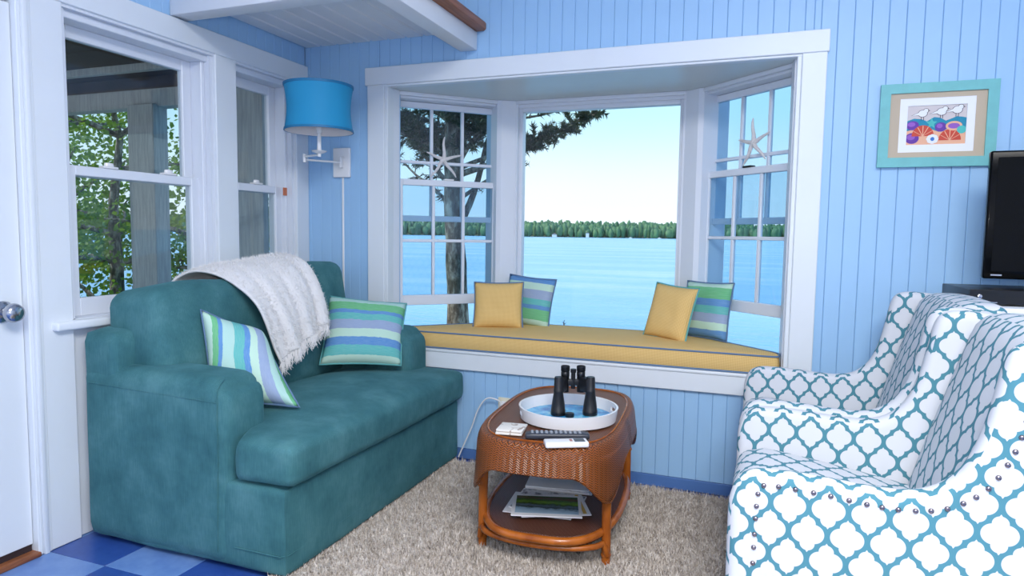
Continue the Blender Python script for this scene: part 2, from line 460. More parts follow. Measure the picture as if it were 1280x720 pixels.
planks(wall_back, XL, -2.06, .06, ZC, 'x')
planks(wall_back, .17, 2.0, .06, ZC, 'x')
planks(wall_back, -2.06, .17, 2.1, ZC, 'x')
planks(wall_back, -2.06, .17, .06, .55, 'x')
bb = MB().box(XL, 3.0, YB-.006, YB+pd, 0, .058, .003, 1).build('baseboard_back', 'baseboard'); tag(bb, 'dark blue baseboard under the bay window', kind='structure')
# left wall with two windows and the door
W1 = (1.84, 2.60); W2 = (2.737, 3.2); WZ0, WZ1 = .885, 2.104
DY0, DY1 = .78, 1.672
xl0 = XL-.15; wl = MB()
wl.box(xl0, XL-pd, -2.7, DY0, 0, ZC).box(xl0, XL-pd, DY0, DY1, 2.06, ZC).box(xl0, XL-pd, DY1, W1[0], 0, ZC).box(xl0, XL-pd, W1[1], W2[0], 0, ZC).box(xl0, XL-pd, W2[1], YB+.14, 0, ZC)
for w in (W1, W2): wl.box(xl0, XL-pd, w[0], w[1], 0, WZ0-.03).box(xl0, XL-pd, w[0], w[1], WZ1, ZC)
wall_left = wl.build('wall_left', 'white_wall', smooth=0); tag(wall_left, 'left wall with two windows and a door', kind='structure')
planks(wall_left, DY1+.04, YB-.002, 2.19, ZC, 'y')
tag(MB().box(XL-pd, XL-.002, DY1+.04, YB, 0, .86).build('panel', 'white_wall', wall_left, smooth=0))
# room behind the camera
tag(MB().box(3.0, 3.2, -2.7, YB+.1, 0, ZC).build('wall_right', 'white_wall'), 'unseen right wall, white instead of blue', **STR)  # white in place of blue, to cut blue light bounced into the room
tag(MB().box(XL-.2, 3.2, -2.9, -2.7, 0, ZC).build('wall_front', 'white_wall'), 'white wall behind the viewer', **STR)
tag(MB().box(XL-.2, 3.2, -2.9, YB+.15, ZC, ZC+.15).build('ceiling', 'ceiling'), 'white ceiling high above the loft', **STR)

# trims of the bay opening
def trim(n, mb, label=None, mat='white'): return tag(mb.build('trim_%d' % n, mat, smooth=30), label, kind='structure')
yt = YB-.022
trim(1, MB().box(-2.133, .236, yt-.003, YB+pd, 2.068, 2.165, .003, 1).box(-2.018, .132, yt+.006, YB+.03, 2.056, 2.068, .003, 1), 'white head casing over the bay window')
trim(2, MB().box(-2.119, -2.012, yt, YB+pd, .609, 2.068, .003, 1).box(-2.012, -1.992, yt+.006, YB+.06, .60, 2.058, .003, 1), 'white left casing of the bay window')
trim(3, MB().box(.127, .229, yt, YB+pd, .609, 2.068, .003, 1).box(.107, .127, yt+.006, YB+.06, .60, 2.058, .003, 1), 'white right casing of the bay window')
trim(4, MB().box(-2.125, .235, yt, YB+pd, .503, .594, .003, 1).box(-2.13, .24, yt-.006, YB+.1, .594, .609, .004, 2), 'white board under the window seat cushion')
# left wall casings
xt = XL+.02
trim(5, MB().box(XL-pd, xt+.002, DY1+.04, YB-.002, WZ1, 2.206, .003, 1), 'white head casing over the two left windows')
trim(6, MB().box(XL-pd, xt, DY1+.045, W1[0], 0, WZ1, .003, 1), 'wide white board between door and left window')
trim(7, MB().box(XL-pd, xt, W1[1], W2[0], .86, WZ1, .003, 1), 'white board between the two left windows')
trim(8, MB().box(XL-pd, xt, W2[1], YB-.002, .86, WZ1, .003, 1), 'white corner board beside the left windows')
trim(9, MB().box(XL-.09, XL+.052, 1.752, 3.25, .852, .887, .01, 3), 'white window stool behind the sofa')
trim(10, MB().box(XL-pd, xt+.012, DY1+.012, DY1+.032, 0, 2.08, .004, 2).box(XL-pd, xt+.004, DY1+.032, DY1+.046, 0, 2.08, .003, 1).box(XL-.06, xt, DY1-.004, DY1+.012, 0, 2.08, .003, 1), 'white door jamb moulding at the left edge')
# door
door = thing('door_1', 'white door with round nickel knob at left edge', None, (XL, (DY0+DY1)/2, 0), kind='structure')
dm = MB().box(XL-.05, XL-.008, DY0+.004, DY1-.006, .045, 2.05, .002, 1)
dm.build('door_leaf', 'white', door, door.location)
MB().box(XL-.012, XL-.002, DY0+.12, DY1-.14, .22, .78, .006, 2).build('door_panel', 'white', door, door.location)
kn = MB(); kc = Vector((XL-.008, 1.595, .943)); km = Matrix.Translation(kc) @ Matrix.Rotation(PI/2, 4, 'Y')
kn.lathe([(0, 0), (.040, 0), (.040, .004), (.034, .010), (.016, .016), (.014, .032), (.024, .038), (.033, .050), (.035, .062), (.031, .074), (.020, .081), (0, .083)], 32, km)
kn.build('door_knob', 'metal', door, door.location)
tag(MB().box(XL-.05, XL+.03, DY0, DY1, 0, .018, .004, 2).build('trim_11', 'threshold'), 'brown wooden door threshold on the floor', kind='structure')
MB().box(XL-.045, XL-.014, DY0+.006, DY1-.008, .018, .046).build('door_gap_shade', 'dark_gap', door, door.location)  # dark strip filling the gap under the door, its shade given as colour

# ------------------------------------------------------------------ windows
def sash(root, name, s0, s1, z0, z1, y, st, rt, rb, cols, rows, gl, mu=.018, d=.032, vin='vinyl'):
    """a sash in window coordinates (s along, y outwards, z up) with its panes and muntins"""
    m = MB(); m.box(s0, s0+st, y, y+d, z0, z1, .003, 1).box(s1-st, s1, y, y+d, z0, z1, .003, 1)
    m.box(s0+st, s1-st, y, y+d, z1-rt, z1, .003, 1).box(s0+st, s1-st, y, y+d, z0, z0+rb, .003, 1)
    o = m.build(name, vin, root, smooth=30)
    g0, g1, h0, h1 = s0+st, s1-st, z0+rb, z1-rt; pwid, ph = (g1-g0)/cols, (h1-h0)/rows
    for i in range(cols):
        for j in range(rows):
            MB().box(g0+i*pwid, g0+(i+1)*pwid, y+d*.5-.002, y+d*.5+.002, h0+j*ph, h0+(j+1)*ph).build('pane', gl, o, smooth=0)
    for i in range(1, cols): MB().box(g0+i*pwid-mu/2, g0+i*pwid+mu/2, y+.004, y+d-.004, h0, h1, .003, 1).build('muntin', vin, o)
    for j in range(1, rows): MB().box(g0, g1, y+.003, y+d-.003, h0+j*ph-mu/2, h0+j*ph+mu/2, .003, 1).build('muntin', vin, o)
    return o
def frame(root, L, z0, z1, y0, y1, w, vin='vinyl', sill=True):
    m = MB(); m.box(0, w, y0, y1, z0, z1, .002, 1).box(L-w, L, y0, y1, z0, z1, .002, 1).box(w, L-w, y0, y1, z1-w, z1, .002, 1).box(w, L-w, y0, y1, z0, z0+w*.7, .002, 1)
    return m.build('frame', vin, root, smooth=30)
# left-wall double hung windows: local s = +y world, y outwards = -x world
for n, w, lab in ((1, W1, 'white double-hung window beside the door'), (2, W2, 'narrow white double-hung window in the corner')):
    r = thing('window_%d' % n, lab, None, (XL, w[0], 0), PI/2, kind='structure'); L = w[1]-w[0]
    m = MB(); m.box(0, L, -.012, .15, WZ1-.012, WZ1).box(0, .02, .0, .15, WZ0, WZ1).box(L-.02, L, .0, .15, WZ0, WZ1)
    m.box(0, L, .012, .15, WZ1-.042, WZ1-.012, .003, 1).box(.02, .042, .03, .15, WZ0, WZ1-.04, .003, 1).box(L-.042, L-.02, .03, .15, WZ0, WZ1-.04, .003, 1).box(0, L, .0, .15, WZ0-.03, WZ0+.004)
    m.build('frame', 'vinyl', r, smooth=30)
    us = sash(r, 'upper_sash', .042, L-.042, 1.46, WZ1-.042, .095, .052, .052, .04, 1, 1, 'glass_porch')
    ls = sash(r, 'lower_sash', .036, L-.036, WZ0+.004, 1.502, .058, .052, .04, .075, 1, 1, 'glass_porch')
    for f in ((.32, .72) if n == 1 else (.5,)):
        MB().box(L*f-.035, L*f+.035, .052, .085, 1.502, 1.512, .004, 2).lathe([(0, .026), (.012, .024), (.014, .012), (.014, 0)], 14, None, (L*f, .068, 1.502), 1.6, .9).build('sash_lock', 'white_gloss', ls)
    if n == 2:
        tag(MB().box(L-.062, L-.03, .026, .0305, 1.452, 1.497, .001, 1).build('sticker', Mat('orange_sticker', lin(206, 120, 84), .5).m, r), 'small orange sticker')
# bay
ZB = 2.062
AL, BLp, BR, AR = Vector((-2.03, 3.40)), Vector((-1.50, 3.90)), Vector((-.39, 3.90)), Vector((.125, 3.40))
def poly_off(d):
    return [(-2.03-d*1.4, 3.36), (-1.50-d*.42, 3.90+d), (-.39+d*.42, 3.90+d), (.125+d*1.4, 3.36)]
tag(MB().prism(poly_off(.14), 'z', ZB, ZB+.2).build('trim_12', 'bay_ceiling', smooth=0), 'white ceiling of the bay', kind='structure')
tag(MB().prism(poly_off(.14), 'z', .40, .600).build('trim_13', 'white', smooth=0), 'white seat board of the bay', kind='structure')
# angled corner posts
def post(n, pts, lab): tag(MB().prism(pts, 'z', .60, ZB, .004, 1).build('trim_%d' % n, 'vinyl', smooth=30), lab, kind='structure')
post(14, [(-1.555, 3.845), (-1.525, 3.845), (-1.452, 3.897), (-1.452, 4.02), (-1.56, 4.04), (-1.68, 3.98)], 'white corner post between left and centre bay panes')
post(15, [(-.335, 3.845), (-.365, 3.845), (-.438, 3.897), (-.438, 4.02), (-.33, 4.04), (-.21, 3.98)], 'white corner post between centre and right bay panes')
post(16, [(-2.018, 3.345), (-1.994, 3.345), (-1.985, 3.415), (-2.08, 3.52), (-2.2, 3.52), (-2.2, 3.43), (-2.018, 3.43)], 'white post at the left end of the bay')
post(17, [(.113, 3.345), (.10, 3.345), (.09, 3.415), (.18, 3.52), (.3, 3.52), (.3, 3.43), (.113, 3.43)], 'white post at the right end of the bay')
def bay_side(n, A, B, zraise, lab):
    d = (B-A); L = d.length; ang = math.atan2(d.y, d.x)
    r = thing('window_%d' % n, lab, None, (A.x, A.y, 0), ang, kind='structure')
    if n == 5: r.scale = (1, -1, 1)
    m = MB(); w = .03
    m.box(0, w, .0, .13, .60, ZB, .002, 1).box(L-w, L, .0, .13, .60, ZB, .002, 1).box(0, L, -.006, .02, ZB-.022, ZB, .004, 2).box(w, L-w, .02, .13, ZB-.034, ZB, .002, 1).box(w, L-w, .0, .13, .60, .622, .002, 1)
    m.box(w, w+.022, .012, .05, .62, ZB-.03, .002, 1).box(L-w-.022, L-w, .012, .05, .62, ZB-.03, .002, 1)
    m.build('frame', 'vinyl', r, smooth=30)
    us = sash(r, 'upper_sash', w+.006, L-w-.006, 1.319, ZB-.036, .088, .036, .036, .034, 3, 2, 'glass_sash')
    ls = sash(r, 'lower_sash', w+.004, L-w-.004, zraise, zraise+.752, .050, .046, .036, .060, 3, 2, 'glass_sash')
    MB().box(L*.5-.03, L*.5+.03, .046, .08, zraise+.752, zraise+.762, .003, 2).build('sash_lock', 'dark_metal' if n == 5 else 'white_gloss', ls)
    return r
# right window is mirrored so that its outward side also faces the lake
w3 = bay_side(3, AL, BLp, .815, 'left angled bay window with white grid and raised sash')
w5 = bay_side(5, AR, BR, .858, 'right angled bay window with white grid and raised sash')
r = thing('window_4', 'large undivided centre pane of the bay window', None, (-1.452, 3.90, 0), kind='structure'); L = 1.014
m = MB(); m.box(0, .012, .0, .12, .60, ZB).box(L-.012, L, .0, .12, .60, ZB).box(0, L, -.006, .02, ZB-.022, ZB, .004, 2).box(.0, L, .014, .12, ZB-.04, ZB, .002, 1).box(0, L, .0, .12, .60, .615)
m.build('frame', 'vinyl', r, smooth=30)
m = MB(); m.box(.01, .034, .03, .09, .61, 2.024, .004, 2).box(L-.034, L-.01, .03, .09, .61, 2.024, .004, 2).box(.034, L-.034, .03, .09, 1.998, 2.024, .004, 2).box(.034, L-.034, .03, .09, .61, .635, .004, 2)
sm = m.build('sash', 'vinyl', r, smooth=30)
MB().box(.034, L-.034, .058, .062, .635, 1.998).build('pane', 'glass_clear', sm, smooth=0)

# ------------------------------------------------------------------ loft
loft = thing('loft_platform', 'white beamed loft platform overhead in the corner', 'loft', (-2.0, 2.85, 2.21))
O = loft.location
MB().box(XL+.001, -1.46, 2.354, 2.452, 2.212, 2.60, .006, 2).build('beam', 'loft_board', loft, O)
MB().box(-1.552, -1.456, 2.452, YB-.001, 2.212, 2.308, .006, 2).build('beam', 'loft_board', loft, O)
bw = (1.552-.0+0) ; x = XL+.002; k = 0
lb = None
for i in range(9):
    x0 = XL+.002+i*.1115
    if lb is None:
        lb = MB().prism([(.001, 2.335), (.1105, 2.335), (.1105, 2.325), (.101, 2.315), (.0105, 2.315), (.001, 2.325)], 'y', 2.452, YB-.001).build('ceiling_board', 'loft_board', loft, smooth=20)
        lb.location = (x0-O.x, -O.y, -O.z)
    else: share(lb, 'ceiling_board', loft, (x0-O.x, -O.y, -O.z))
MB().box(XL+.002, -1.46, 2.36, YB-.001, 2.336, 2.36).build('loft_deck', 'loft_board', loft, O)
MB().prism([(-1.54, 2.309), (-1.418, 2.309), (-1.406, 2.318), (-1.406, 2.346), (-1.414, 2.356), (-1.54, 2.356)], 'y', 2.40, YB-.001, .003, 2).build('edge_board', 'cedar', loft, O)

# ------------------------------------------------------------------ outdoors
LZ = -2.9
lake = MB().box(-3000, 3000, 11, 2600, LZ-1, LZ).build('lake', 'water', smooth=0); tag(lake, 'blue lake stretching to the far wooded shore', 'lake', kind='stuff')
bank = MB().prism([(-2.6, -.9), (6.0, -1.2), (9.5, -1.9), (12.5, -3.1), (17, -4.9), (17, -6), (-2.6, -6)], 'x', -40, 20)
tag(bank.build('ground', 'bank'), 'grassy bank sloping to the lake', kind='structure')
# lower outside of the house under the bay
rnd = random.Random(3)
shore = thing('far_shore', 'wooded far shore across the lake behind the centre pane', 'shore', (-210, 1225, LZ))
def arc(t, R): a = math.radians(-80+t*115); return Vector((R*math.sin(a), R*math.cos(a), 0))
so = shore.location
mb = MB(); mb.grid(lambda u, v: arc(u, 1244+v*420)+Vector((0, 0, LZ-.3+1.5*min(1, v*14)+(14+5*mnoise.noise(Vector((u*9, 0, 0))))*v)), 80, 14)
mb.build('land', 'bank', shore, so)
mb = MB(); ico = bmesh.new(); bmesh.ops.create_icosphere(ico, subdivisions=2, radius=1); icv = [v.co.copy() for v in ico.verts]; icf = [[v.index for v in f.verts] for f in ico.faces]; ico.free()
def blob(mb, c, rx, ry, rz, seed, amp=.25):
    vs = [mb.bm.verts.new(c+Vector((p.x*rx, p.y*ry, p.z*rz))*(1+amp*mnoise.noise(p*1.7+Vector((seed*3.1, seed, 0))))) for p in icv]
    for f in icf: mb.bm.faces.new([vs[i] for i in f])
for row in range(7):
    for i in range(380):
        t = (i+rnd.random())/380
        p = arc(t, 1250+row*34+rnd.uniform(-12, 12)); h = rnd.uniform(15, 25)+3.0*mnoise.noise(Vector((t*14, row*.3, 0)))
        w = rnd.uniform(3.6, 7.0); gz = LZ+(row*34/420)*(14+5*mnoise.noise(Vector((t*9, 0, 0))))*1.5
        blob(mb, p+Vector((0, 0, gz+h*.5)), w, w, h*.55, rnd.random()*50, .45)
o = mb.build('forest', 'far_tree', shore, so, smooth=180); o['kind'] = 'stuff'
def far_house(az, R, w, h, lab, roof='house_roof'):
    a = math.radians(az); c = Vector((R*math.sin(a), R*math.cos(a), LZ+1.2))
    t = thing('far_house', lab, 'house', c, -a)
    MB().box(-w/2, w/2, -3, 3, -1.4, h).build('wall', 'house_white', t, smooth=0)
    MB().prism([(-w/2-.5, h), (w/2+.5, h), (0, h+w*.35)], 'y', -3.4, 3.4).build('roof', roof, t, smooth=0)
    return t
far_house(-14.2, 1238, 6, 6.5, 'tall white house on the wooded far shore')
far_house(-17.0, 1238, 9, 3.4, 'low tan roofed house on the far shore near the tall white one')
far_house(-33.5, 1238, 22, 5, 'pale boathouse on the far shore seen through the left bay window')
for az, R, lab in ((-10.6, 1180, 'small white motorboat moored near the middle of the far shore'), (-8.2, 1190, 'small white motorboat moored at the right of the centre pane'), (.4, 1100, 'small white boat seen through the right bay window'), (1.3, 1120, 'second small white boat seen through the right bay window, nearer the casing')):
    a = math.radians(az); t = thing('motorboat', lab, 'boat', (R*math.sin(a), R*math.cos(a), LZ+.02), .2, group='boats moored along the far shore')
    MB().prism([(-3.2, -.3), (2.4, -.3), (3.6, 1.1), (-3.2, .9)], 'y', -.9, .9, .15, 1).build('hull', 'house_white', t)
    MB().box(-1.2, .8, -.7, .7, .9, 1.9, .2, 1).build('cabin', 'house_white', t)

# pine by the left bay window
def limb(mb, p0, p1, r0, r1, sag, seed, n=9, seg=7):
    p0, p1 = Vector(p0), Vector(p1); L = (p1-p0).length; pts = []; rr = []
    for i in range(n):
        t = i/(n-1); p = p0.lerp(p1, t); p.z += sag*math.sin(PI*t)
        p += mnoise.noise_vector(Vector((seed*1.7, t*3, seed)))*L*.05*t
        pts.append(p); rr.append(r0+(r1-r0)*t)
    mb.tube(pts, rr, seg); return pts
pine = thing('pine_tree', 'tall pine with pale bark outside the left bay window', 'tree', (-3.80, 8.0, -1.6)); PO = pine.location
mb = MB(); pts = []; rr = []
for i in range(30):
    t = i/29; z = -1.7+t*8.2
    pts.append(Vector((-3.83+.10*t+.05*math.sin(t*9), 8.0+.05*math.cos(t*7), z))); rr.append(.160-.09*t+.02*max(0, (.28-t))/.28+ .008*math.sin(i*2.3))
mb.tube(pts, rr, 14)
limb(mb, (-3.79, 8, 1.25), (-3.42, 8.2, 2.5), .055, .03, -.1, 3.3)
mb.build('trunk', 'bark', pine, PO)
mb = MB(); nb = MB(); tw = MB()
def needles(p0, p1, dens, ln, w=.010):
    p0, p1 = Vector(p0), Vector(p1); d = (p1-p0); L = d.length; d.normalize()
    for _ in range(max(3, int(L*dens))):
        t = rnd.random(); c = p0+d*L*t
        r = Vector((rnd.gauss(0, 1), rnd.gauss(0, 1), rnd.gauss(0, 1))); r -= d*r.dot(d)
        if r.length < 1e-3: continue
        dr = (r.normalized()*.9 + d*.7).normalized(); s = dr.cross(Vector((rnd.random(), rnd.random(), rnd.random()))).normalized()*w
        nb.face([c-s, c+s, c+dr*ln*rnd.uniform(.6, 1.1)])
def bough(p0, p1, r0, sag, seed, subs=12, leafy=(.35, 1.0), dens=150, sub=.5):
    P = limb(mb, p0, p1, r0, .008, sag, seed); L = (Vector(p1)-Vector(p0)).length; D = (Vector(p1)-Vector(p0)).normalized()
    for k in range(subs):
        t = leafy[0]+(leafy[1]-leafy[0])*(k+rnd.random()*.6)/subs; t = min(t, .99)
        i = int(t*(len(P)-1)); f = t*(len(P)-1)-i; a = P[i].lerp(P[min(i+1, len(P)-1)], f)
        sd = Vector((rnd.gauss(0, 1), rnd.gauss(0, 1), rnd.gauss(.15, .55))); sd -= D*sd.dot(D)*.5
        dirn = (sd.normalized()*.75 + D*.75).normalized(); ln = sub*rnd.uniform(.5, 1.1)*(1.1-t*.6)
        b = a+dirn*ln
        tw.tube([a, a.lerp(b, .5)+Vector((0, 0, .02)), b], [.009, .006, .003], 4)
        needles(a.lerp(b, .15), b, dens, .085)
        for q in range(2):
            s0 = a.lerp(b, rnd.uniform(.3, .9)); dd = (dirn+Vector((rnd.gauss(0, .6), rnd.gauss(0, .6), rnd.gauss(0, .5)))).normalized()*ln*.5
            tw.tube([s0, s0+dd], [.005, .003], 4); needles(s0, s0+dd, dens, .08)
    needles(P[-3], P[-1], dens, .09)
# the long bough reaching into the centre pane
bough((-3.75, 8, 2.02), (-1.98, 8.0, 2.70), .045, -.06, 1.0, 46, (.42, 1.0), 230, .30)
bough((-3.75, 8, 2.10), (-2.45, 7.9, 2.47), .035, .02, 2.0, 24, (.50, 1.0), 230, .26)
bough((-3.72, 8, 2.5), (-2.35, 8.1, 2.80), .03, .04, 2.5, 9, (.55, 1.0), 120, .3)
for a, b, r, sg, n_, dn in (
    ((-3.78, 8, 1.55), (-4.9, 8.3, 2.35), .03, 0, 7, 40), ((-3.78, 8, 1.75), (-4.75, 7.8, 2.75), .04, .05, 9, 60), ((-3.76, 8, 2.0), (-4.9, 8.1, 3.0), .045, .05, 24, 150),
    ((-3.76, 8, 2.15), (-4.8, 7.6, 2.65), .045, .06, 26, 160), ((-3.76, 8, 2.3), (-4.9, 8.5, 2.8), .04, .08, 26, 170), ((-3.75, 8, 2.4), (-3.0, 7.6, 3.0), .04, .05, 26, 170),
    ((-3.75, 8, 2.2), (-3.1, 7.5, 2.62), .04, .05, 24, 160), ((-3.75, 8, 1.7), (-3.05, 8.2, 2.2), .03, .0, 8, 50), ((-3.75, 8, 2.6), (-4.6, 7.3, 3.15), .04, .05, 24, 160),
    ((-3.75, 8, 2.7), (-3.4, 7.2, 3.1), .04, .05, 24, 160), ((-3.75, 8, 2.55), (-3.5, 7.3, 2.75), .035, .05, 22, 160), ((-3.75, 8, 2.9), (-5.0, 7.8, 3.5), .04, .05, 22, 150), ((-3.75, 8, 3.0), (-2.6, 8.0, 3.6), .04, .05, 22, 150),
    ((-3.75, 8, 3.6), (-4.7, 8.4, 4.3), .04, .05, 18, 110), ((-3.75, 8, 3.7), (-2.9, 7.5, 4.4), .04, .05, 18, 110), ((-3.74, 8, 4.5), (-4.4, 7.7, 5.2), .03, .05, 16, 100), ((-3.74, 8, 4.6), (-3.1, 8.2, 5.3), .03, .05, 16, 100)):
    bough(a, b, r, sg, rnd.random()*40, int(n_*1.35), (.15, 1.0), dn*1.25, .44)
mb.build('branch', 'bark', pine, PO)
o = tw.build('twigs', 'bark', pine, PO); o['kind'] = 'stuff'
o = nb.build('needles', 'needle', pine, PO, smooth=0, recalc=False); o['kind'] = 'stuff'

# leafy trees beyond the porch
def leafy_tree(loc, h, r, n, lab, seed, lean=0, lowest=.35):
    rr = random.Random(seed); t = thing('leafy_tree', lab, 'tree', loc, group='leafy trees beyond the porch'); L0 = Vector(loc)
    mb = MB(); top = Vector((lean, 0, h*.75)); P = limb(mb, (0, 0, -.2), top, .16, .05, 0, seed, 10, 9); lb = MB()
    for k in range(13):
        i = rr.randint(2, 9); a = P[i]; an = rr.random()*2*PI; ln = r*rr.uniform(.6, 1.0)
        b = a+Vector((math.cos(an)*ln, math.sin(an)*ln, rr.uniform(-.1, .7)*ln)); Q = limb(mb, a, b, .05, .012, .1, rr.random()*30, 7, 6)
        for _ in range(n//13):
            c = Q[rr.randint(2, 6)]+Vector((rr.gauss(0, .34), rr.gauss(0, .34), rr.gauss(0, .28)))
            u = Vector((rr.gauss(0, 1), rr.gauss(0, 1), rr.gauss(0, 1))).normalized(); v = u.orthogonal().normalized(); s = rr.uniform(.035, .06)
            lb.face([c-u*s, c+v*s*.7-u*s*.1, c+u*s, c-v*s*.7-u*s*.1])
    mb.build('trunk', 'bark', t); o = lb.build('foliage', 'leaf', t, smooth=0, recalc=False); o['kind'] = 'stuff'
leafy_tree((-10.3, 8.0, -1.5), 5.6, 2.3, 5200, 'broad leafy tree with a leaning trunk beyond the porch', 11, .5)
leafy_tree((-8.3, 8.6, -1.7), 5.6, 1.9, 3600, 'leafy tree right of the porch post', 12, -.3)
leafy_tree((-12.5, 8.6, -1.6), 6.2, 2.2, 4200, 'leafy tree at the far left beyond the porch', 13, .2)

# porch outside the left wall
porch = thing('porch', 'porch with dark board ceiling and grey posts outside the left windows', 'porch', (-4.6, 2.5, -.1)); Q = porch.location
pb = None
for i in range(14):
    y0 = -2.2+i*.5
    if pb is None: pb = MB().box(-7.6, XL-.15, .003, .497, 2.62, 2.66, .004, 1).build('roof_board', 'porch_dark', porch); pb.location = (-Q.x, y0-Q.y, -Q.z)
    else: share(pb, 'roof_board', porch, (-Q.x, y0-Q.y, -Q.z))
MB().box(-7.6, -3.0, 4.55, 4.68, 2.34, 2.50, .005, 1).build('header_beam', 'porch_grey', porch, Q)
MB().box(-7.6, -3.0, 4.60, 4.64, 2.50, 2.62).build('fascia', 'porch_dark', porch, Q)
MB().box(-7.6, -3.0, 4.2, 4.26, 2.56, 2.62, .004, 1).build('rafter', 'porch_grey', porch, Q)
MB().box(-7.6, -7.48, -2.2, 4.68, 2.36, 2.60, .004, 1).build('side_beam', 'porch_grey', porch, Q)
MB().box(-5.42, -5.11, 4.5, 4.66, -.1, 2.36, .006, 1).build('post', 'porch_grey', porch, Q)
MB().box(-3.09, -2.875, 3.31, 3.36, -.1, 2.60, .004, 1).build('corner_board', 'porch_grey', porch, Q)
MB().box(-7.6, -7.45, 1.4, 1.55, -.1, 2.4, .006, 1).build('post', 'porch_grey', porch, Q)
fb = None
for i in range(9):
    x0 = -7.6+i*.548
    if fb is None: fb = MB().box(.004, .544, -2.2, 4.7, -.16, -.10, .004, 1).build('deck_board', 'porch_grey', porch); fb.location = (x0-Q.x, -Q.y, -Q.z)
    else: share(fb, 'deck_board', porch, (x0-Q.x, -Q.y, -Q.z))
MB().box(-7.5, -5.4, 4.55, 4.64, .42, .50, .004, 1).build('rail', 'porch_dark', porch, Q)
# roof over the house so that only the windows let the sky in

# young spruce below the bay whose tip just shows over the cushion
yp = thing('young_spruce', 'tip of a young spruce just above the seat cushion in the centre pane', 'tree', (-1.62, 5.6, -1.1)); mb = MB(); nb = MB(); tw = MB()
mb.tube([(-1.62, 5.6, -1.15), (-1.62, 5.6, -.2), (-1.61, 5.6, .49)], [.03, .02, .004], 6)
for k in range(26):
    z = -.68+k*.042; an = k*2.4; ln = .34-.30*(k/26); needles(Vector((-1.62, 5.6, z)), Vector((-1.62+math.cos(an)*ln, 5.6+math.sin(an)*ln, z+.04)), 160, .04, .005)
needles(Vector((-1.62, 5.6, .2)), Vector((-1.61, 5.6, .50)), 160, .035, .004)
mb.build('trunk', 'bark', yp, yp.location); o = nb.build('needles', 'needle', yp, yp.location, smooth=0, recalc=False); o['kind'] = 'stuff'

# ------------------------------------------------------------------ rug
rg = thing('shag_rug', 'beige grey shag rug between the sofa and the armchairs', 'rug', (-.5, 2.2, 0))
MB().box(-1.62, 1.0, .75, 3.235, .001, .014, .004, 1).build('backing', 'rug', rg, rg.location)
rr_ = random.Random(5); pb_ = MB()
verts = []; faces = []
for i in range(105000):
    if i < 62000: x, y = rr_.uniform(-1.60, .12), rr_.uniform(1.15, 3.235)
    else: x, y = rr_.uniform(-1.2, .05), rr_.uniform(1.5, 3.235)
    a = rr_.random()*2*PI; w = rr_.uniform(.0022, .004); ln = rr_.uniform(.012, .03); le = rr_.uniform(.2, .9)
    c, s = math.cos(a), math.sin(a); b = a+rr_.uniform(-1, 1)+PI/2
    k = len(verts)
    verts += [(x-c*w, y-s*w, .012), (x+c*w, y+s*w, .012), (x+math.cos(b)*ln*le, y+math.sin(b)*ln*le, .013+ln*math.sqrt(max(.1, 1-le*le)))]
    faces.append((k, k+1, k+2))
me = bpy.data.meshes.new('pile'); me.from_pydata(verts, [], faces); me.materials.append(M['rug'])
o = bpy.data.objects.new('pile', me); COL.objects.link(o); o.parent = rg; o.location = (.5, -2.2, 0); o['kind'] = 'stuff'

# ------------------------------------------------------------------ sofa
sofa = thing('loveseat', 'teal velvet loveseat along the left wall under the windows', 'sofa', (-2.02, 2.56, 0)); SO = sofa.location
SX0, SX1, SXA = -2.50, -1.53, -1.775; SY0, SY1 = 1.835, 3.288
mb = MB().soft(SX0, SX1, SY0+.012, SY1-.012, .018, .345, .022, 14, (.006, .004, 0), .003, 1)
mb.build('base', 'velvet', sofa, SO, 60)
MB().tube([(SXA+.02, SY0+.008, .10), (SX1-.02, SY0+.008, .10), (SX1-.002, SY0+.03, .10), (SX1+.003, 2.2, .10), (SX1+.003, 2.9, .10), (SX1-.002, SY1-.03, .10)], .0022, 6).build('seam', 'velvet', sofa, SO)
MB().soft(SX0-.01, -2.30, SY0+.004, SY1-.004, .03, .855, .05, 12, (.01, 0, .01), .004, 2).build('back_frame', 'velvet', sofa, SO, 60)
for side, (y0, y1) in enumerate(((SY0, SY0+.225), (SY1-.225, SY1))):
    sg = -1 if side == 0 else 1; SXA = -1.775 if side == 0 else -1.725; azt = .712 if side == 0 else .738
    def armfn(p, h):
        q = p.copy(); rr2 = .10; fx, fz_ = p.x-(h.x-rr2), p.z-(h.z-rr2)      # full round over the top front corner
        if fx > 0 and fz_ > 0:
            d = math.hypot(fx, fz_); m_ = max(fx, fz_)
            q.x = h.x-rr2+fx*m_/d; q.z = h.z-rr2+fz_*m_/d
        return q
    a = MB().soft(SX0-.008, SXA, y0, y1, .02, azt, .05, 20, (.003, .005, .008), .003, 5+side, None, armfn).build('arm', 'velvet', sofa, SO, 70)
    yo = y0-.002 if side == 0 else y1+.002
    MB().tube(s3([(SX0+.04, yo, .647), (-2.2, yo, .640), (-1.95, yo, .634), (SXA-.04, yo, .630)]), .0022, 6).build('seam', 'velvet', a, SO)
    MB().tube(s3([(SXA-.05, yo-.001*sg, .075), (SXA-.048, yo, .2), (SXA-.042, yo, .4), (SXA-.04, yo, .630), (SXA-.04, yo-.012*sg, .685), (SXA-.045, yo-.05*sg, .712)]), .0022, 6).build('seam', 'velvet', a, SO)
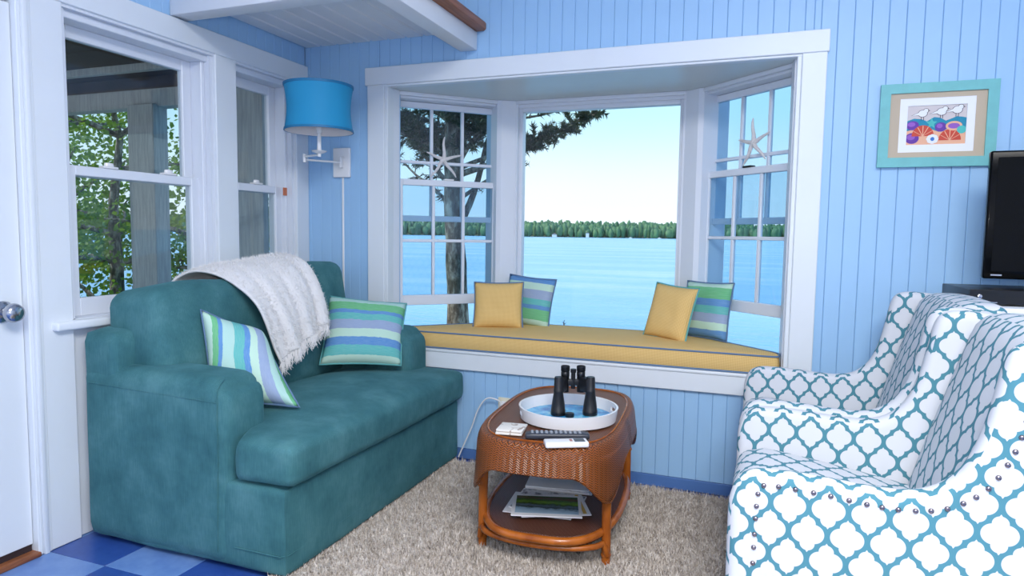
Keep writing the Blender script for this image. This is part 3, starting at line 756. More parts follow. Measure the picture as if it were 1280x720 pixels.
# T-shaped seat cushion
def tcush(p, h):
    q = p.copy(); u = p.x/h.x                        # front to +1
    if u < .40: q.y = p.y*(1-.145*min(1, (.40-u)/.12))
    q.z += .018*(u)*(1 if p.z > 0 else .0)*0
    if p.z > 0: q.z += -.03*max(0, -u)
    return q
sc = MB().soft(-2.30, -1.495, SY0+.004, SY1-.002, .345, .508, .042, 26, (.012, .006, .035), .004, 11, None, tcush).build('seat_cushion', 'velvet', sofa, SO, 80)
def back_c(y0, y1, zt, seed, tilt, x0=-2.41, x1=-2.12):
    c = Vector(((x0+x1)/2, (y0+y1)/2, .47))
    m = Matrix.Translation(c) @ Matrix.Rotation(math.radians(-9), 4, 'Y') @ Matrix.Rotation(tilt, 4, 'X') @ Matrix.Translation(-c)
    def fn(p, h):
        q = p.copy(); t = p.z/h.z
        if t > .5: q.z -= .022*(abs(p.y)/h.y)**3
        return q
    b = MB().soft(x0, x1, y0, y1, .47, zt, .060, 16, (.035, .008, .012), .007, seed, m, fn).build('back_cushion', 'velvet', sofa, SO, 80)
    pts = []
    hy, hz = (y1-y0)/2, (zt-.47)/2; cz = (zt+.47)/2; cy = (y0+y1)/2
    for k in range(40):
        a = 2*PI*k/40; ca, sa = math.cos(a), math.sin(a); e = .35
        y = cy+math.copysign(abs(ca)**e, ca)*(hy-.018); z = cz+math.copysign(abs(sa)**e, sa)*(hz-.012)
        if sa > 0: z -= .02*(abs(y-cy)/hy)**3
        pts.append(m @ Vector((x1-.062, y, z)))
    MB().tube(pts, .0045, 6, True).build('piping', 'velvet', b, SO)
back_c(1.915, 2.56, 1.02, 21, math.radians(-1))
back_c(2.57, 3.215, 1.075, 22, math.radians(2))

# ------------------------------------------------------------------ throw
th = thing('throw_blanket', 'fluffy white fringed throw draped over the sofa back', 'blanket', (-2.25, 2.55, .86)); TO = th.location
path = [(-2.555+.06, .90), (-2.50, .99), (-2.465, 1.040), (-2.38, 1.078), (-2.27, 1.076), (-2.17, 1.035), (-2.105, .965), (-2.072, .89), (-2.055, .82), (-2.045, .75), (-2.035, .695)]
def cr_(P, t):
    n = len(P)-1; f = min(t*n, n-1e-6); i = int(f); f -= i
    p = [Vector((*P[max(0, min(n, j))], 0)) for j in (i-1, i, i+1, i+2)]
    return .5*((2*p[1])+(p[2]-p[0])*f+(2*p[0]-5*p[1]+4*p[2]-p[3])*f*f+(3*p[1]-p[0]-3*p[2]+p[3])*f**3)
def throw_pt(u, v):
    q = cr_(path, v); yy0 = 2.27+.15*v**1.5; yy1 = 2.77-.01*v
    y = yy0+(yy1-yy0)*u
    fold = .010*math.sin(u*19+v*2.0)*(.2+.9*v)+.006*math.sin(u*41+1.3)*v
    dz = (u-.55)*.055*(1-abs(2*v-1)) - .012*max(0, 1-u*8)*(1-abs(2*v-1))
    ext = (u-.35)*.15*v*v
    n = mnoise.noise(Vector((u*5, v*4, 1)))*.010
    p = Vector((q.x+fold+n+.012*(u), y, q.y+dz+ext+n+.012))
    return p
mb = MB().grid(throw_pt, 64, 70)
o = mb.build('cloth', 'throw', th, TO, 180); md = o.modifiers.new('thick', 'SOLIDIFY'); md.thickness = .010; md.offset = 1
fz = MB()
for i in range(420):
    u = rr_.random(); p = throw_pt(u, 1.0)+Vector((rr_.uniform(0, .01), 0, .004)); l = rr_.uniform(.04, .075)
    fz.tube([p, p+Vector((.006, rr_.gauss(0, .006), -l*.5)), p+Vector((.008+rr_.gauss(0, .004), rr_.gauss(0, .014), -l))], [.0022, .0018, .0008], 4)
o = fz.build('fringe', 'throw', th, TO); o['kind'] = 'stuff'
fu = MB()
for i in range(9000):
    u, v = rr_.random(), rr_.random()**.9; p = throw_pt(u, v); e = .004
    n = (throw_pt(min(1, u+e), v)-throw_pt(max(0, u-e), v)).cross(throw_pt(u, min(1, v+e))-throw_pt(u, max(0, v-e))).normalized()
    if n.x+n.z < 0: n = -n
    d = (n+Vector((rr_.gauss(0, .6), rr_.gauss(0, .6), rr_.gauss(-.2, .5)))).normalized()*rr_.uniform(.008, .02); s = d.orthogonal().normalized()*.0009; p = p+n*.011
    fu.face([p-s, p+s, p+d])
o = fu.build('fuzz', 'throw', th, TO, smooth=0, recalc=False); o['kind'] = 'stuff'

# ------------------------------------------------------------------ pillows
def pillow(name, label, loc, size, mat, pipe, yaw, lean, roll=0, thick=.13, group=None, bend=0, cat='pillow', spin=0):
    """square pillow standing on its lower edge; yaw 0 faces -y; lean tips the top away"""
    w, h = size; t = thing(name, label, cat, loc, 0, group)
    t.rotation_mode = 'QUATERNION'
    t.rotation_quaternion = (Matrix.Rotation(yaw, 3, 'Z') @ Matrix.Rotation(-lean, 3, 'X') @ Matrix.Rotation(roll, 3, 'Y')).to_quaternion()
    def outline(u, v):          # u,v in -1..1
        x = w/2*u*(1-.055*(1-v*v)); z = h/2*v*(1-.055*(1-u*u)); return x, z
    def P(u, v, sgn):
        x, z = outline(u, v); d = thick/2*((1-u**4)*(1-v**4))**.62
        y = sgn*d + mnoise.noise(Vector((u*2, v*2, sgn+len(label))))*.006*(1-u*u)*(1-v*v)
        y += bend*(u*u-.3)
        return Vector((x, y, z+h/2))
    N = 22; mb = MB()
    for sgn in (-1, 1): mb.grid(lambda a, b, s=sgn: P(a*2-1, b*2-1, s), N, N)
    bmesh.ops.remove_doubles(mb.bm, verts=mb.bm.verts[:], dist=1e-5)
    if spin: uvf = lambda p, n: (p.z, (p.x/w+.5) if spin > 0 else .5-p.x/w)
    elif 'yellow' in mat: uvf = lambda p, n: (p.x, p.z)
    elif mat in ('stripe_b', 'stripe_c'): uvf = lambda p, n: (p.x, 1-p.z/h)
    else: uvf = lambda p, n: (p.x, p.z/h)
    b = mb.build('cover', mat, t, uv=uvf, smooth=180)
    pts = []
    for k in range(4):
        for i in range(12):
            q = i/12*2-1; u, v = ((q, -1), (1, q), (-q, 1), (-1, -q))[k]; pts.append(P(u, v, 0))
    MB().tube(pts, .0048, 6, True).build('piping', pipe, b)
    return t
R = math.radians
def quad_pillow(label, A, E, B, D, mat, pipe, thick, upright, grp):
    """soft pillow with its own slump: A top left, E top right, B bottom right, D bottom left as seen from the room"""
    A, E, B, D = map(Vector, (A, E, B, D)); base = Vector(((B.x+D.x)/2, (B.y+D.y)/2, min(B.z, D.z)))
    t = thing('throw_pillow', label, 'pillow', base, 0, grp)
    def S(u, v):
        u2, v2 = u*(1-.05*(1-v*v)), v*(1-.05*(1-u*u)); a, b = u2*.5+.5, v2*.5+.5
        return (D.lerp(B, a)).lerp(A.lerp(E, a), b)-base
    def P(u, v, sg):
        p = S(u, v); n = ((S(u+.02, v)-S(u-.02, v)).cross(S(u, v+.02)-S(u, v-.02))).normalized()
        d = thick/2*((1-u**4)*(1-v**4))**.6
        return p+n*sg*d+mnoise.noise_vector(Vector((u*2.2, v*2.2, sg)))*.007*(1-u*u)*(1-v*v)
    N = 26; mb = MB(); L = {}
    uvs = {}
    for sg in (-1, 1):
        g = [[mb.bm.verts.new(P(i/(N-1)*2-1, j/(N-1)*2-1, sg if 0 < i < N-1 and 0 < j < N-1 else 0)) for j in range(N)] for i in range(N)]
        for i in range(N):
            for j in range(N): uvs[tuple(round(c, 5) for c in g[i][j].co)] = (j/(N-1), i/(N-1)) if upright else (i/(N-1), j/(N-1))
        for i in range(N-1):
            for j in range(N-1): mb.bm.faces.new((g[i][j], g[i+1][j], g[i+1][j+1], g[i][j+1]))
    bmesh.ops.remove_doubles(mb.bm, verts=mb.bm.verts[:], dist=1e-6)
    c = mb.build('cover', mat, t, uv=lambda p, n: uvs.get(tuple(round(q, 5) for q in p), (.5, .5)), smooth=180)
    pts = []
    for k in range(4):
        for i in range(12):
            q = i/12*2-1; u, v = ((q, -1), (1, q), (-q, 1), (-1, -q))[k]; pts.append(P(u, v, 0))
    MB().tube(pts, .0048, 6, True).build('piping', pipe, c)
quad_pillow('striped aqua and green pillow leaning in the sofa corner by the far arm', (-2.17, 2.99, .905), (-1.815, 3.20, .862), (-1.74, 3.01, .560), (-2.085, 2.79, .575), 'stripe_a', 'aqua_piping', .14, False, 'striped pillows on the sofa')
quad_pillow('striped pillow slumped against the near arm, stripes running upward', (-2.135, 2.085, .925), (-2.02, 2.30, .81), (-1.715, 2.165, .545), (-2.09, 2.085, .545), 'stripe_d', 'piping', .15, True, 'striped pillows on the sofa')
cz = .703
pillow('yellow_pillow', 'yellow woven pillow at the left of the window seat', (-1.415, 3.545, cz), (.29, .275), 'yellow', 'piping', R(14), R(14), R(-1), .10, 'yellow pillows on the window seat')
pillow('striped_pillow', 'blue and green striped pillow behind the left yellow one', (-1.315, 3.73, cz), (.31, .30), 'stripe_c', 'piping', R(-6), R(12), R(4), .10, 'striped pillows on the window seat')
pillow('yellow_pillow', 'yellow woven pillow at the right of the window seat', (-.475, 3.56, cz), (.27, .30), 'yellow', 'aqua_piping', R(-28), R(16), R(4), .10, 'yellow pillows on the window seat')
pillow('striped_pillow', 'green topped striped pillow behind the right yellow one', (-.285, 3.695, cz), (.30, .31), 'stripe_b', 'piping', R(-33), R(10), R(-1), .10, 'striped pillows on the window seat')

# ------------------------------------------------------------------ window seat cushion
wc = thing('window_seat_cushion', 'long yellow cushion with blue piping on the bay window seat', 'cushion', (-.93, 3.6, .609)); WO = wc.location
corners = [(-1.955, 3.297), (.085, 3.297), (.095, 3.40), (-.40, 3.875), (-1.495, 3.875), (-1.975, 3.40)]
def rounded(poly, rad, n=8):
    out = []; N = len(poly)
    for i in range(N):
        p = Vector(poly[i]); a = Vector(poly[i-1])-p; b = Vector(poly[(i+1) % N])-p; r_ = min(rad[i], a.length*.45, b.length*.45)
        s, e = p+a.normalized()*r_, p+b.normalized()*r_
        for k in range(n+1):
            t = k/n; out.append((1-t)**2*s+2*t*(1-t)*p+t*t*e)
    return out
ol = rounded(corners, (.03, .03, .05, .22, .22, .05))
cc = Vector((-.93, 3.58))
mb = MB(); prof = [(.985, .6105), (1.0, .616), (1.004, .655), (1.0, .694), (.99, .700), (.90, .706), (.7, .712), (.4, .716), (.15, .717)]
rings = [[mb.bm.verts.new(((cc+(p-cc)*s_).x, (cc+(p-cc)*s_).y, z)) for p in ol] for s_, z in prof]
for a, b in zip(rings, rings[1:]):
    for k in range(len(ol)): mb.bm.faces.new((a[k], a[(k+1) % len(ol)], b[(k+1) % len(ol)], b[k]))
mb.bm.faces.new(rings[-1]); mb.bm.faces.new(rings[0][::-1])
b = mb.build('cover', 'yellow', wc, WO, 50, uv='box')
for z in (.699, .6145): MB().tube([((cc+(p-cc)*1.002).x, (cc+(p-cc)*1.002).y, z) for p in ol], .0045, 6, True).build('piping', 'piping', b, WO)

# ------------------------------------------------------------------ rattan table
tb = thing('rattan_coffee_table', 'oval honey-brown woven rattan coffee table with lower shelf', 'table', (-.775, 2.70, 0), R(4))
TA, TB, TN = .283, .50, 3.3
def tout(th_, k=1.0, off=0):
    c, s = math.cos(th_), math.sin(th_); return Vector((math.copysign(abs(c)**(2/TN), c)*(TA*k+off), math.copysign(abs(s)**(2/TN), s)*(TB*k+off), 0))
NT = 120
def ring_grid(mb, rows):
    g = [[mb.bm.verts.new(tout(2*PI*i/NT, k, off)+Vector((0, 0, z(i) if callable(z) else z))) for i in range(NT)] for k, off, z in rows]
    for a, b in zip(g, g[1:]):
        for i in range(NT): mb.bm.faces.new((a[i], a[(i+1) % NT], b[(i+1) % NT], b[i]))
    return g
arcl = [0]
for i in range(NT): arcl.append(arcl[-1]+(tout(2*PI*(i+1)/NT)-tout(2*PI*i/NT)).length)
def side_uv(p, n):
    a = math.atan2(p.y/TB, p.x/TA)
    c, s = p.x/TA, p.y/TB; a = math.atan2(math.copysign(abs(s)**(TN/2), s), math.copysign(abs(c)**(TN/2), c)) % (2*PI)
    f = a/(2*PI)*NT; i = int(f) % NT
    return (arcl[i]+(arcl[i+1]-arcl[i])*(f-int(f)), p.z)
mb = MB(); g = ring_grid(mb, [(.93, 0, .474), (.93, 0, .4985), (.90, 0, .4995)]); mb.bm.faces.new(g[-1]); mb.bm.faces.new(g[0][::-1])
top = mb.build('table_top', 'rattan_top', tb, uv='box')
mb = MB(); pts = [tout(2*PI*i/NT, .90)+Vector((0, 0, .5005)) for i in range(NT)]
MB().tube(pts, .0035, 6, True).build('inlay_cord', 'pole', top)
mb = MB(); ring_grid(mb, [(.925, 0, .499), (.95, 0, .500), (.975, 0, .497), (.995, 0, .487), (1.0, .004, .472), (1.0, .007, .455)])
o = mb.build('rim', 'rattan_skirt', tb, uv=side_uv, smooth=60)
legxy = [(-.246, -.318), (.246, -.318), (.246, .318), (-.246, .318)]
def low(i):
    a = 2*PI*i/NT; p = tout(a)
    d = min((Vector((p.x-lx*1.1, (p.y-ly*1.16)*.85))).length for lx, ly in legxy)
    t = max(0, min(1, 1-d/.17)); t = t*t*(3-2*t)
    return .400-.128*t
mb = MB(); rows = []
for k in range(9):
    t = k/8; rows.append((1.0, .007+.010*t, (lambda i, t=t: .457+(low(i)-.457)*t)))
ring_grid(mb, rows)
o = mb.build('skirt', 'rattan_skirt', tb, uv=side_uv, smooth=60); md = o.modifiers.new('thick', 'SOLIDIFY'); md.thickness = .010; md.offset = -1
MB().tube([tout(2*PI*i/NT, 1.0, .012)+Vector((0, 0, low(i))) for i in range(NT)], .0065, 6, True).build('skirt_edge', 'rattan_skirt', tb, uv=side_uv)
for lx, ly in legxy:
    sx, sy = math.copysign(1, lx), math.copysign(1, ly)
    lg = MB().tube([(lx, ly, .012), (lx, ly, .10), (lx-.002*sx, ly, .25), (lx-.006*sx, ly-.004*sy, .40), (lx-.01*sx, ly-.006*sy, .476)], [.0165, .0175, .018, .0175, .017], 14)
    lo = lg.build('leg', 'pole', tb)
    for z in (.052, .262): MB().lathe([(.0165, -.006), (.0198, -.003), (.0198, .003), (.0165, .006)], 14, None, (lx, ly, z)).build('node_ring', 'pole', lo)
# shelf
mb = MB(); sh = lambda th_, k: Vector((math.copysign(abs(math.cos(th_))**.62, math.cos(th_))*.262*k, math.copysign(abs(math.sin(th_))**.8, math.sin(th_))*.44*k, 0))
g = [[mb.bm.verts.new(sh(2*PI*i/96, k)+Vector((0, 0, z))) for i in range(96)] for k, z in ((.985, .128), (1.0, .134), (1.0, .142), (.985, .148))]
for a, b in zip(g, g[1:]):
    for i in range(96): mb.bm.faces.new((a[i], a[(i+1) % 96], b[(i+1) % 96], b[i]))
mb.bm.faces.new(g[-1]); mb.bm.faces.new(g[0][::-1])
mb.build('shelf', 'shelf_weave', tb, uv='box')
MB().tube([sh(2*PI*i/96, 1.03)+Vector((0, 0, .138)) for i in range(96)], .0155, 10, True).build('shelf_rim', 'pole', tb)
for sy in (-1, 1):
    pts = [(-.252, sy*.33, .055), (-.245, sy*.34, .09)]+[(.235*math.sin(t*PI/2), sy*(.34+.095*math.cos(t*PI/2)), .105) for t in [k/10 for k in range(-10, 11)]]+[(.245, sy*.34, .09), (.252, sy*.33, .055)]
    MB().tube(pts, .0115, 10).build('bowed_brace', 'pole', tb)
MB().box(-.02, .02, -.3, .3, .452, .474, .004, 1).build('cross_rail', 'pole', tb)

# ------------------------------------------------------------------ armchairs
def smooth_poly(P, n=4, closed=False):
    out = []; N = len(P)
    for i in range(N-1):
        p = [Vector(P[max(0, min(N-1, j))]) for j in (i-1, i, i+1, i+2)]
        for k in range(n):
            f = k/n; out.append(.5*((2*p[1])+(p[2]-p[0])*f+(2*p[0]-5*p[1]+4*p[2]-p[3])*f*f+(3*p[1]-p[0]-3*p[2]+p[3])*f**3))
    out.append(Vector(P[-1])); return out
swoop = [(-.050, .10), (-.054, .35), (-.055, .57), (-.050, .625), (-.032, .668), (.005, .688), (.06, .692), (.14, .690), (.25, .682), (.33, .684), (.385, .704), (.43, .750), (.462, .830), (.482, .925), (.494, .99), (.512, 1.026), (.545, 1.040), (.60, 1.040), (.66, 1.032), (.705, 1.0), (.722, .93), (.735, .70), (.742, .40), (.735, .10)]
armpoly = [tuple(p) for p in smooth_poly(swoop, 3)]
M['nail'] = Mat('pewter_nailhead', lin(138, 130, 136), .25, Metallic=1.0).m
def make_chair(loc, label, nails):
    t = thing('armchair', label, 'armchair', loc, group='matching trellis armchairs')    # local x = depth to the back, y = along the wall
    for y0, y1 in ((0, .068), (.642, .71)):
        a = MB().prism(armpoly, 'y', y0, y1, .028, 4).build('arm', 'trellis', t, uv='box', smooth=50)
        if nails and y0 == 0:
            pathn = [(.0075, .13), (.0075, .445), (.010, .60), (.014, .645), (.030, .663), (.145, .660), (.265, .649), (.34, .651), (.395, .664), (.436, .688), (.472, .722), (.503, .778), (.524, .840), (.536, .91), (.552, .975), (.585, 1.0), (.64, .995)]
            sp = smooth_poly(pathn, 10); acc = 0; last = sp[0]; pr = None
            for p in sp:
                acc += (p-last).length; last = p
                if acc >= .0285:
                    acc = 0
                    if pr is None:
                        pr = MB().lathe([(.0062, 0), (.0058, .002), (.0045, .0038), (.0023, .0048), (0, .005)], 12, Matrix.Rotation(PI/2, 4, 'X')).build('nailhead', 'nail', a); pr.location = (p.x, .0003, p.y)
                    else: share(pr, 'nailhead', a, (p.x, .0003, p.y))
    def shear(p, h): q = p.copy(); q.x += (p.z)*.285; return q
    MB().soft(.50, .66, .075, .635, .42, 1.045, .05, 14, (.022, .0, .01), 0, 0, None, shear).build('backrest', 'trellis', t, uv=lambda p, n: (p.y, p.z) if abs(n.x) > .5 else ((p.y, p.x) if abs(n.z) > .5 else (p.x, p.z)), smooth=60)
    def sfn(p, h):
        q = p.copy()
        if p.x < -h.x*.75: q.z -= .012*(p.z > 0)
        if p.z > 0: q.z -= .080*max(0, p.x/h.x*.55+.45)
        return q
    MB().soft(-.052, .53, .063, .647, .40, .578, .055, 16, (.006, .0, .022), 0, 0, None, sfn).build('seat_cushion', 'trellis', t, uv='box', smooth=60)
    MB().box(-.046, .70, .06, .65, .12, .41, .02, 3).build('seat_frame', 'trellis', t, uv='box')
    MB().box(.66, .745, .05, .66, .12, .98, .03, 3).build('back_panel', 'trellis', t, uv='box')
    for lx, ly in ((0, .05), (0, .66), (.68, .05), (.68, .66)):
        MB().prism([(lx-.022, ly-.022), (lx+.022, ly-.022), (lx+.022, ly+.022), (lx-.022, ly+.022)], 'z', .016, .125, .003, 1).build('leg', 'cedar', t)
    return t
make_chair((0, 1.66, 0), 'white and teal trellis armchair nearest the viewer, with nailhead trim', True)
make_chair((0, 2.405, 0), 'white and teal trellis armchair by the back wall, beyond the nearer one', False)

M['screen_black'] = Mat('black_screen_glass', lin(5, 6, 8), .12).m; M['screen_black'].node_tree.nodes['Principled BSDF'].inputs['Specular IOR Level'].default_value = .12
# ------------------------------------------------------------------ television corner
tt = thing('media_cabinet', 'white cabinet behind the armchairs carrying the television', 'cabinet', (1.25, 3.0, 0)); CO = tt.location
MB().box(.775, 1.75, 2.74, 3.292, .985, 1.02, .005, 2).build('cabinet_top', 'white', tt, CO)
MB().box(.80, 1.73, 2.78, 3.28, .002, .985, .003, 1).build('body', 'white', tt, CO)
for x0 in (.82, 1.27): 
    d = MB().box(x0, x0+.44, 2.765, 2.78, .06, .95, .004, 1).build('door', 'white', tt, CO); MB().lathe([(0, .02), (.012, .018), (.008, .006), (.008, 0)], 12, Matrix.Translation((x0+.4 if x0 < 1 else x0+.04, 2.765, .6)) @ Matrix.Rotation(PI/2, 4, 'X')).build('knob', 'metal', d, CO)
pl_ = thing('disc_player', 'flat black disc player under the television', 'disc player', (.915, 2.98, 1.021), R(3)); 
MB().box(-.225, .225, -.16, .16, .004, .056, .003, 2).build('case', 'black', pl_)
MB().box(-.225, .225, -.164, -.160, .006, .055, .001, 1).build('front_panel', 'black_gloss', pl_)
MB().lathe([(.0075, 0), (.0075, .003), (.006, .004), (0, .004)], 16, Matrix.Translation((-.195, -.164, .032)) @ Matrix.Rotation(PI/2, 4, 'X')).build('power_button', 'metal', pl_)
for k in range(4): MB().box(.10+k*.024, .112+k*.024, -.1655, -.164, .022, .026).build('button', 'metal', pl_)
for k, (a, b) in enumerate(((-.185, -.14), (.0, .03))): MB().box(a, b, -.1646, -.164, .010, .013).build('print_mark', 'metal', pl_)
for sx in (-.19, .19):
    for sy in (-.13, .13): MB().lathe([(.012, 0), (.012, .004), (0, .004)], 10, None, (sx, sy, 0)).build('foot', 'black', pl_)
tv = thing('television', 'black flat television at the right edge on the disc player', 'television', (1.195, 2.99, 1.0775), R(-4))
MB().box(-.41, .41, -.012, .028, .030, .510, .008, 3).build('casing', 'screen_black', tv)
MB().box(-.385, .385, -.0135, -.011, .060, .485).build('screen', 'screen_black', tv)
MB().box(-.385, -.35, -.0135, -.012, .042, .047).build('print_mark', 'metal', tv)
MB().prism([(-.05, -.02), (.05, -.02), (.04, .02), (-.04, .02)], 'z', .008, .08, .004, 1).build('neck', 'black_gloss', tv)
MB().lathe([(0, 0), (.18, 0), (.18, .006), (.15, .010), (0, .012)], 40, None, (0, 0, 0), 1, .55).build('stand', 'black_gloss', tv)

# ------------------------------------------------------------------ wall lamp
lm = thing('wall_lamp', 'swing-arm wall lamp with turquoise drum shade in the corner', 'lamp', (-2.297, YB, 1.645)); LO = lm.location
pp = MB().box(-2.352, -2.240, YB-.022, YB-.0005, 1.562, 1.730, .006, 3).build('wall_plate', 'white_gloss', lm, LO)
el = Vector((-2.372, 3.06, 1.640)); sc_ = Vector((-2.212, 2.975, 1.652)); ro = Vector((-2.285, YB-.02, 1.645))
MB().box(-2.292, -2.278, YB-.05, YB-.02, 1.615, 1.678, .004, 2).build('hinge', 'white_gloss', lm, LO)
MB().tube([ro-Vector((0, .022, 0)), el], .0058, 10).build('arm', 'white_gloss', lm, LO)
MB().tube([el+Vector((0, 0, .016)), sc_], .0058, 10).build('arm', 'white_gloss', lm, LO)
MB().tube([el-Vector((0, 0, .014)), el+Vector((0, 0, .030))], .0095, 12).build('joint', 'white_gloss', lm, LO)
def lz(z): return (sc_.x-LO.x, sc_.y-LO.y, z-LO.z)
MB().lathe([(0, -.012), (.009, -.010), (.010, .005), (.030, .012), (.040, .020), (.036, .022), (.011, .024), (.0095, .11), (.014, .114), (.016, .150), (0, .152)], 24, None, lz(1.652)).build('candle_stem', 'white_gloss', lm)
MB().lathe([(.0095, .0), (.013, .004), (.013, .03), (.008, .034), (0, .034)], 20, None, lz(1.768)).build('socket', 'metal', lm)
def shade_mat():
    m = Mat('turquoise_shade_fabric', lin(44, 150, 198), .6); m.set('Specular IOR Level', .25); m.bump(m.noise(m.coord('Object', (200, 200, 40)), 1, 2), .1, .002); return m.m
M['shade'] = shade_mat(); M['shade_trim'] = Mat('dark_turquoise_trim', lin(26, 116, 164), .5).m
M['shade_lining'] = Mat('white_shade_lining', lin(235, 228, 226), .7).m
M['bulb'] = Mat('frosted_bulb', lin(244, 240, 235), .3).m
zs0, zs1 = 1.772, 2.010
prof = [(.176-.014*math.sin(PI*k/10)*(1 if k else 1)+.001*(k/10), zs0+(zs1-zs0)*k/10) for k in range(11)]
MB().lathe([(r_, z) for r_, z in prof], 48, None, (sc_.x-LO.x, sc_.y-LO.y, -LO.z)).build('lamp_shade', 'shade', lm)
MB().lathe([(r_-.002, z) for r_, z in prof], 48, None, (sc_.x-LO.x, sc_.y-LO.y, -LO.z)).build('shade_lining', 'shade_lining', lm)
for z, k in ((zs0, 0), (zs1, 10)):
    r_ = prof[k][0]; d = .012 if k == 0 else -.012
    MB().lathe([(r_-.003, z), (r_+.0025, z), (r_+.001, z+d), (r_-.003, z+d)], 48, None, (sc_.x-LO.x, sc_.y-LO.y, -LO.z)).build('shade_trim', 'shade_trim', lm)
sp_ = MB()
for k in range(3):
    a = 2*PI*k/3; sp_.tube([Vector(lz(zs1-.01)), Vector(lz(zs1-.01))+Vector((.174*math.cos(a), .174*math.sin(a), 0))], .002, 6)
sp_.lathe([(0, 0), (.010, 0), (.012, .012), (.007, .022), (0, .026)], 16, None, lz(zs1)); sp_.build('finial', 'metal', lm)
MB().lathe([(0, .10), (.02, .095), (.03, .07), (.028, .045), (.014, .015), (.012, 0)], 24, None, lz(1.80)).build('bulb', 'bulb', lm)
MB().box(-2.301, -2.289, YB-.008, YB-.0005, .62, 1.562, .002, 1).build('cord_cover', 'white_gloss', lm, LO)

# ------------------------------------------------------------------ outlet and cord
ou = thing('wall_outlet', 'small cream wall outlet behind the rattan table', 'outlet', (-1.275, YB, .312))
MB().box(-.035, .035, -.007, 0, -.058, .058, .003, 2).build('cover_plate', Mat('cream_plastic', lin(226, 222, 200), .35).m, ou)
for z in (-.025, .025): MB().box(-.016, .016, -.009, -.007, z-.013, z+.013, .002, 1).build('socket', 'white_gloss', ou)
cord = thing('power_cord', 'white power cord curling from the outlet towards the sofa', 'cord', (-1.4, 3.26, .02))
MB().tube(s3([(-1.28, 3.288, .334), (-1.30, 3.27, .362), (-1.36, 3.262, .366), (-1.41, 3.262, .30), (-1.445, 3.258, .20), (-1.478, 3.25, .12), (-1.515, 3.243, .03)]), .0038, 8).build('cable', 'white_gloss', cord, cord.location)
MB().box(-1.293, -1.267, 3.278, 3.3009, .324, .344, .004, 2).build('plug', 'white_gloss', cord, cord.location)

# ------------------------------------------------------------------ picture
pic = thing('framed_picture', 'framed print of three white birds above bright beach shapes', 'picture', (.66, YB-.001, 1.735)); 
FW, FH = .430, .350
def ring(mb, w0, h0, w1, h1, y0, y1, bev=0):
    mb.box(-w0/2, -w1/2, y0, y1, -h0/2, h0/2, bev, 1).box(w1/2, w0/2, y0, y1, -h0/2, h0/2, bev, 1).box(-w1/2, w1/2, y0, y1, h1/2, h0/2, bev, 1).box(-w1/2, w1/2, y0, y1, -h0/2, -h1/2, bev, 1)
mb = MB(); ring(mb, FW, FH, FW-.078, FH-.080, -.020, 0); mb.build('frame', paint('aqua_frame_paint', lin(112, 188, 190), .5, .06, 20, .1), pic)
mb = MB(); ring(mb, FW-.078, FH-.08, FW-.154, FH-.124, -.011, -.002, 0); mb.build('mat_board', Mat('sand_mat_board', lin(196, 180, 158), .8).m, pic)
mb = MB(); ring(mb, FW-.154, FH-.124, FW-.214, FH-.187, -.009, -.002, 0); mb.build('inner_mat', Mat('white_mat_board', lin(240, 242, 246), .8).m, pic)
aw, ah = FW-.214, FH-.187
cols = [lin(212, 204, 204), lin(30, 140, 170), lin(104, 60, 160), lin(206, 76, 58), lin(236, 182, 150), lin(236, 238, 240), lin(70, 56, 62), lin(80, 190, 184), lin(60, 120, 196), lin(150, 96, 190)]
am = MB(); lay = [0]
def A(u, v): return Vector(((u-.5)*aw, -.0045-lay[0]*.00004, (v-.5)*ah))
def shp(pts, m): am.mi = m; am.face([A(*p) for p in pts]); lay[0] += 1
def ell(cx, cy, rx, ry, m, n=20, a0=0, a1=2*PI): shp([(cx+rx*math.cos(a0+(a1-a0)*k/n), cy+ry*math.sin(a0+(a1-a0)*k/n)) for k in range(n + (0 if a1-a0 > 6.2 else 1))], m)
shp([(0, 0), (1, 0), (1, 1), (0, 1)], 0)
shp([(0, 0), (1, 0), (1, .66), (.94, .68), (.84, .70), (.74, .64), (.66, .60), (.56, .68), (.46, .70), (.34, .60), (.24, .66), (.12, .68), (0, .62)], 1)
shp([(0, 0), (1, 0), (1, .34), (.8, .44), (.55, .32), (.3, .46), (0, .36)], 4)
for c in ((.10, .50, .11, .12), (.10, .17, .12, .14)): ell(c[0], c[1], c[2], c[3], 2); ell(c[0]-.02, c[1]+.03, c[2]*.6, c[3]*.5, 9)
shp([(.42+.10*(1 if k % 2 == 0 else .45)*math.cos(PI/2+k*PI/5), .54+.15*(1 if k % 2 == 0 else .45)*math.sin(PI/2+k*PI/5)) for k in range(10)], 7)
ell(.58, .44, .10, .12, 2); ell(.56, .47, .05, .06, 9)
for cx, cy in ((.28, .22), (.74, .10)):
    ell(cx, cy, .19, .28, 3, 20, 0, PI)
    for k in range(1, 6):
        a = PI*k/6; shp([(cx-.006, cy), (cx+.006, cy), (cx+.18*math.cos(a)+.008, cy+.265*math.sin(a)), (cx+.18*math.cos(a)-.008, cy+.265*math.sin(a))], 4)
ell(.80, .46, .14, .12, 4); ell(.80, .46, .10, .07, 9); ell(.93, .36, .08, .10, 7)
for k in range(8):
    a = 2*PI*k/8; ell(.45+.055*math.cos(a), .14+.07*math.sin(a), .05, .055, 5)
ell(.45, .14, .035, .05, 8)
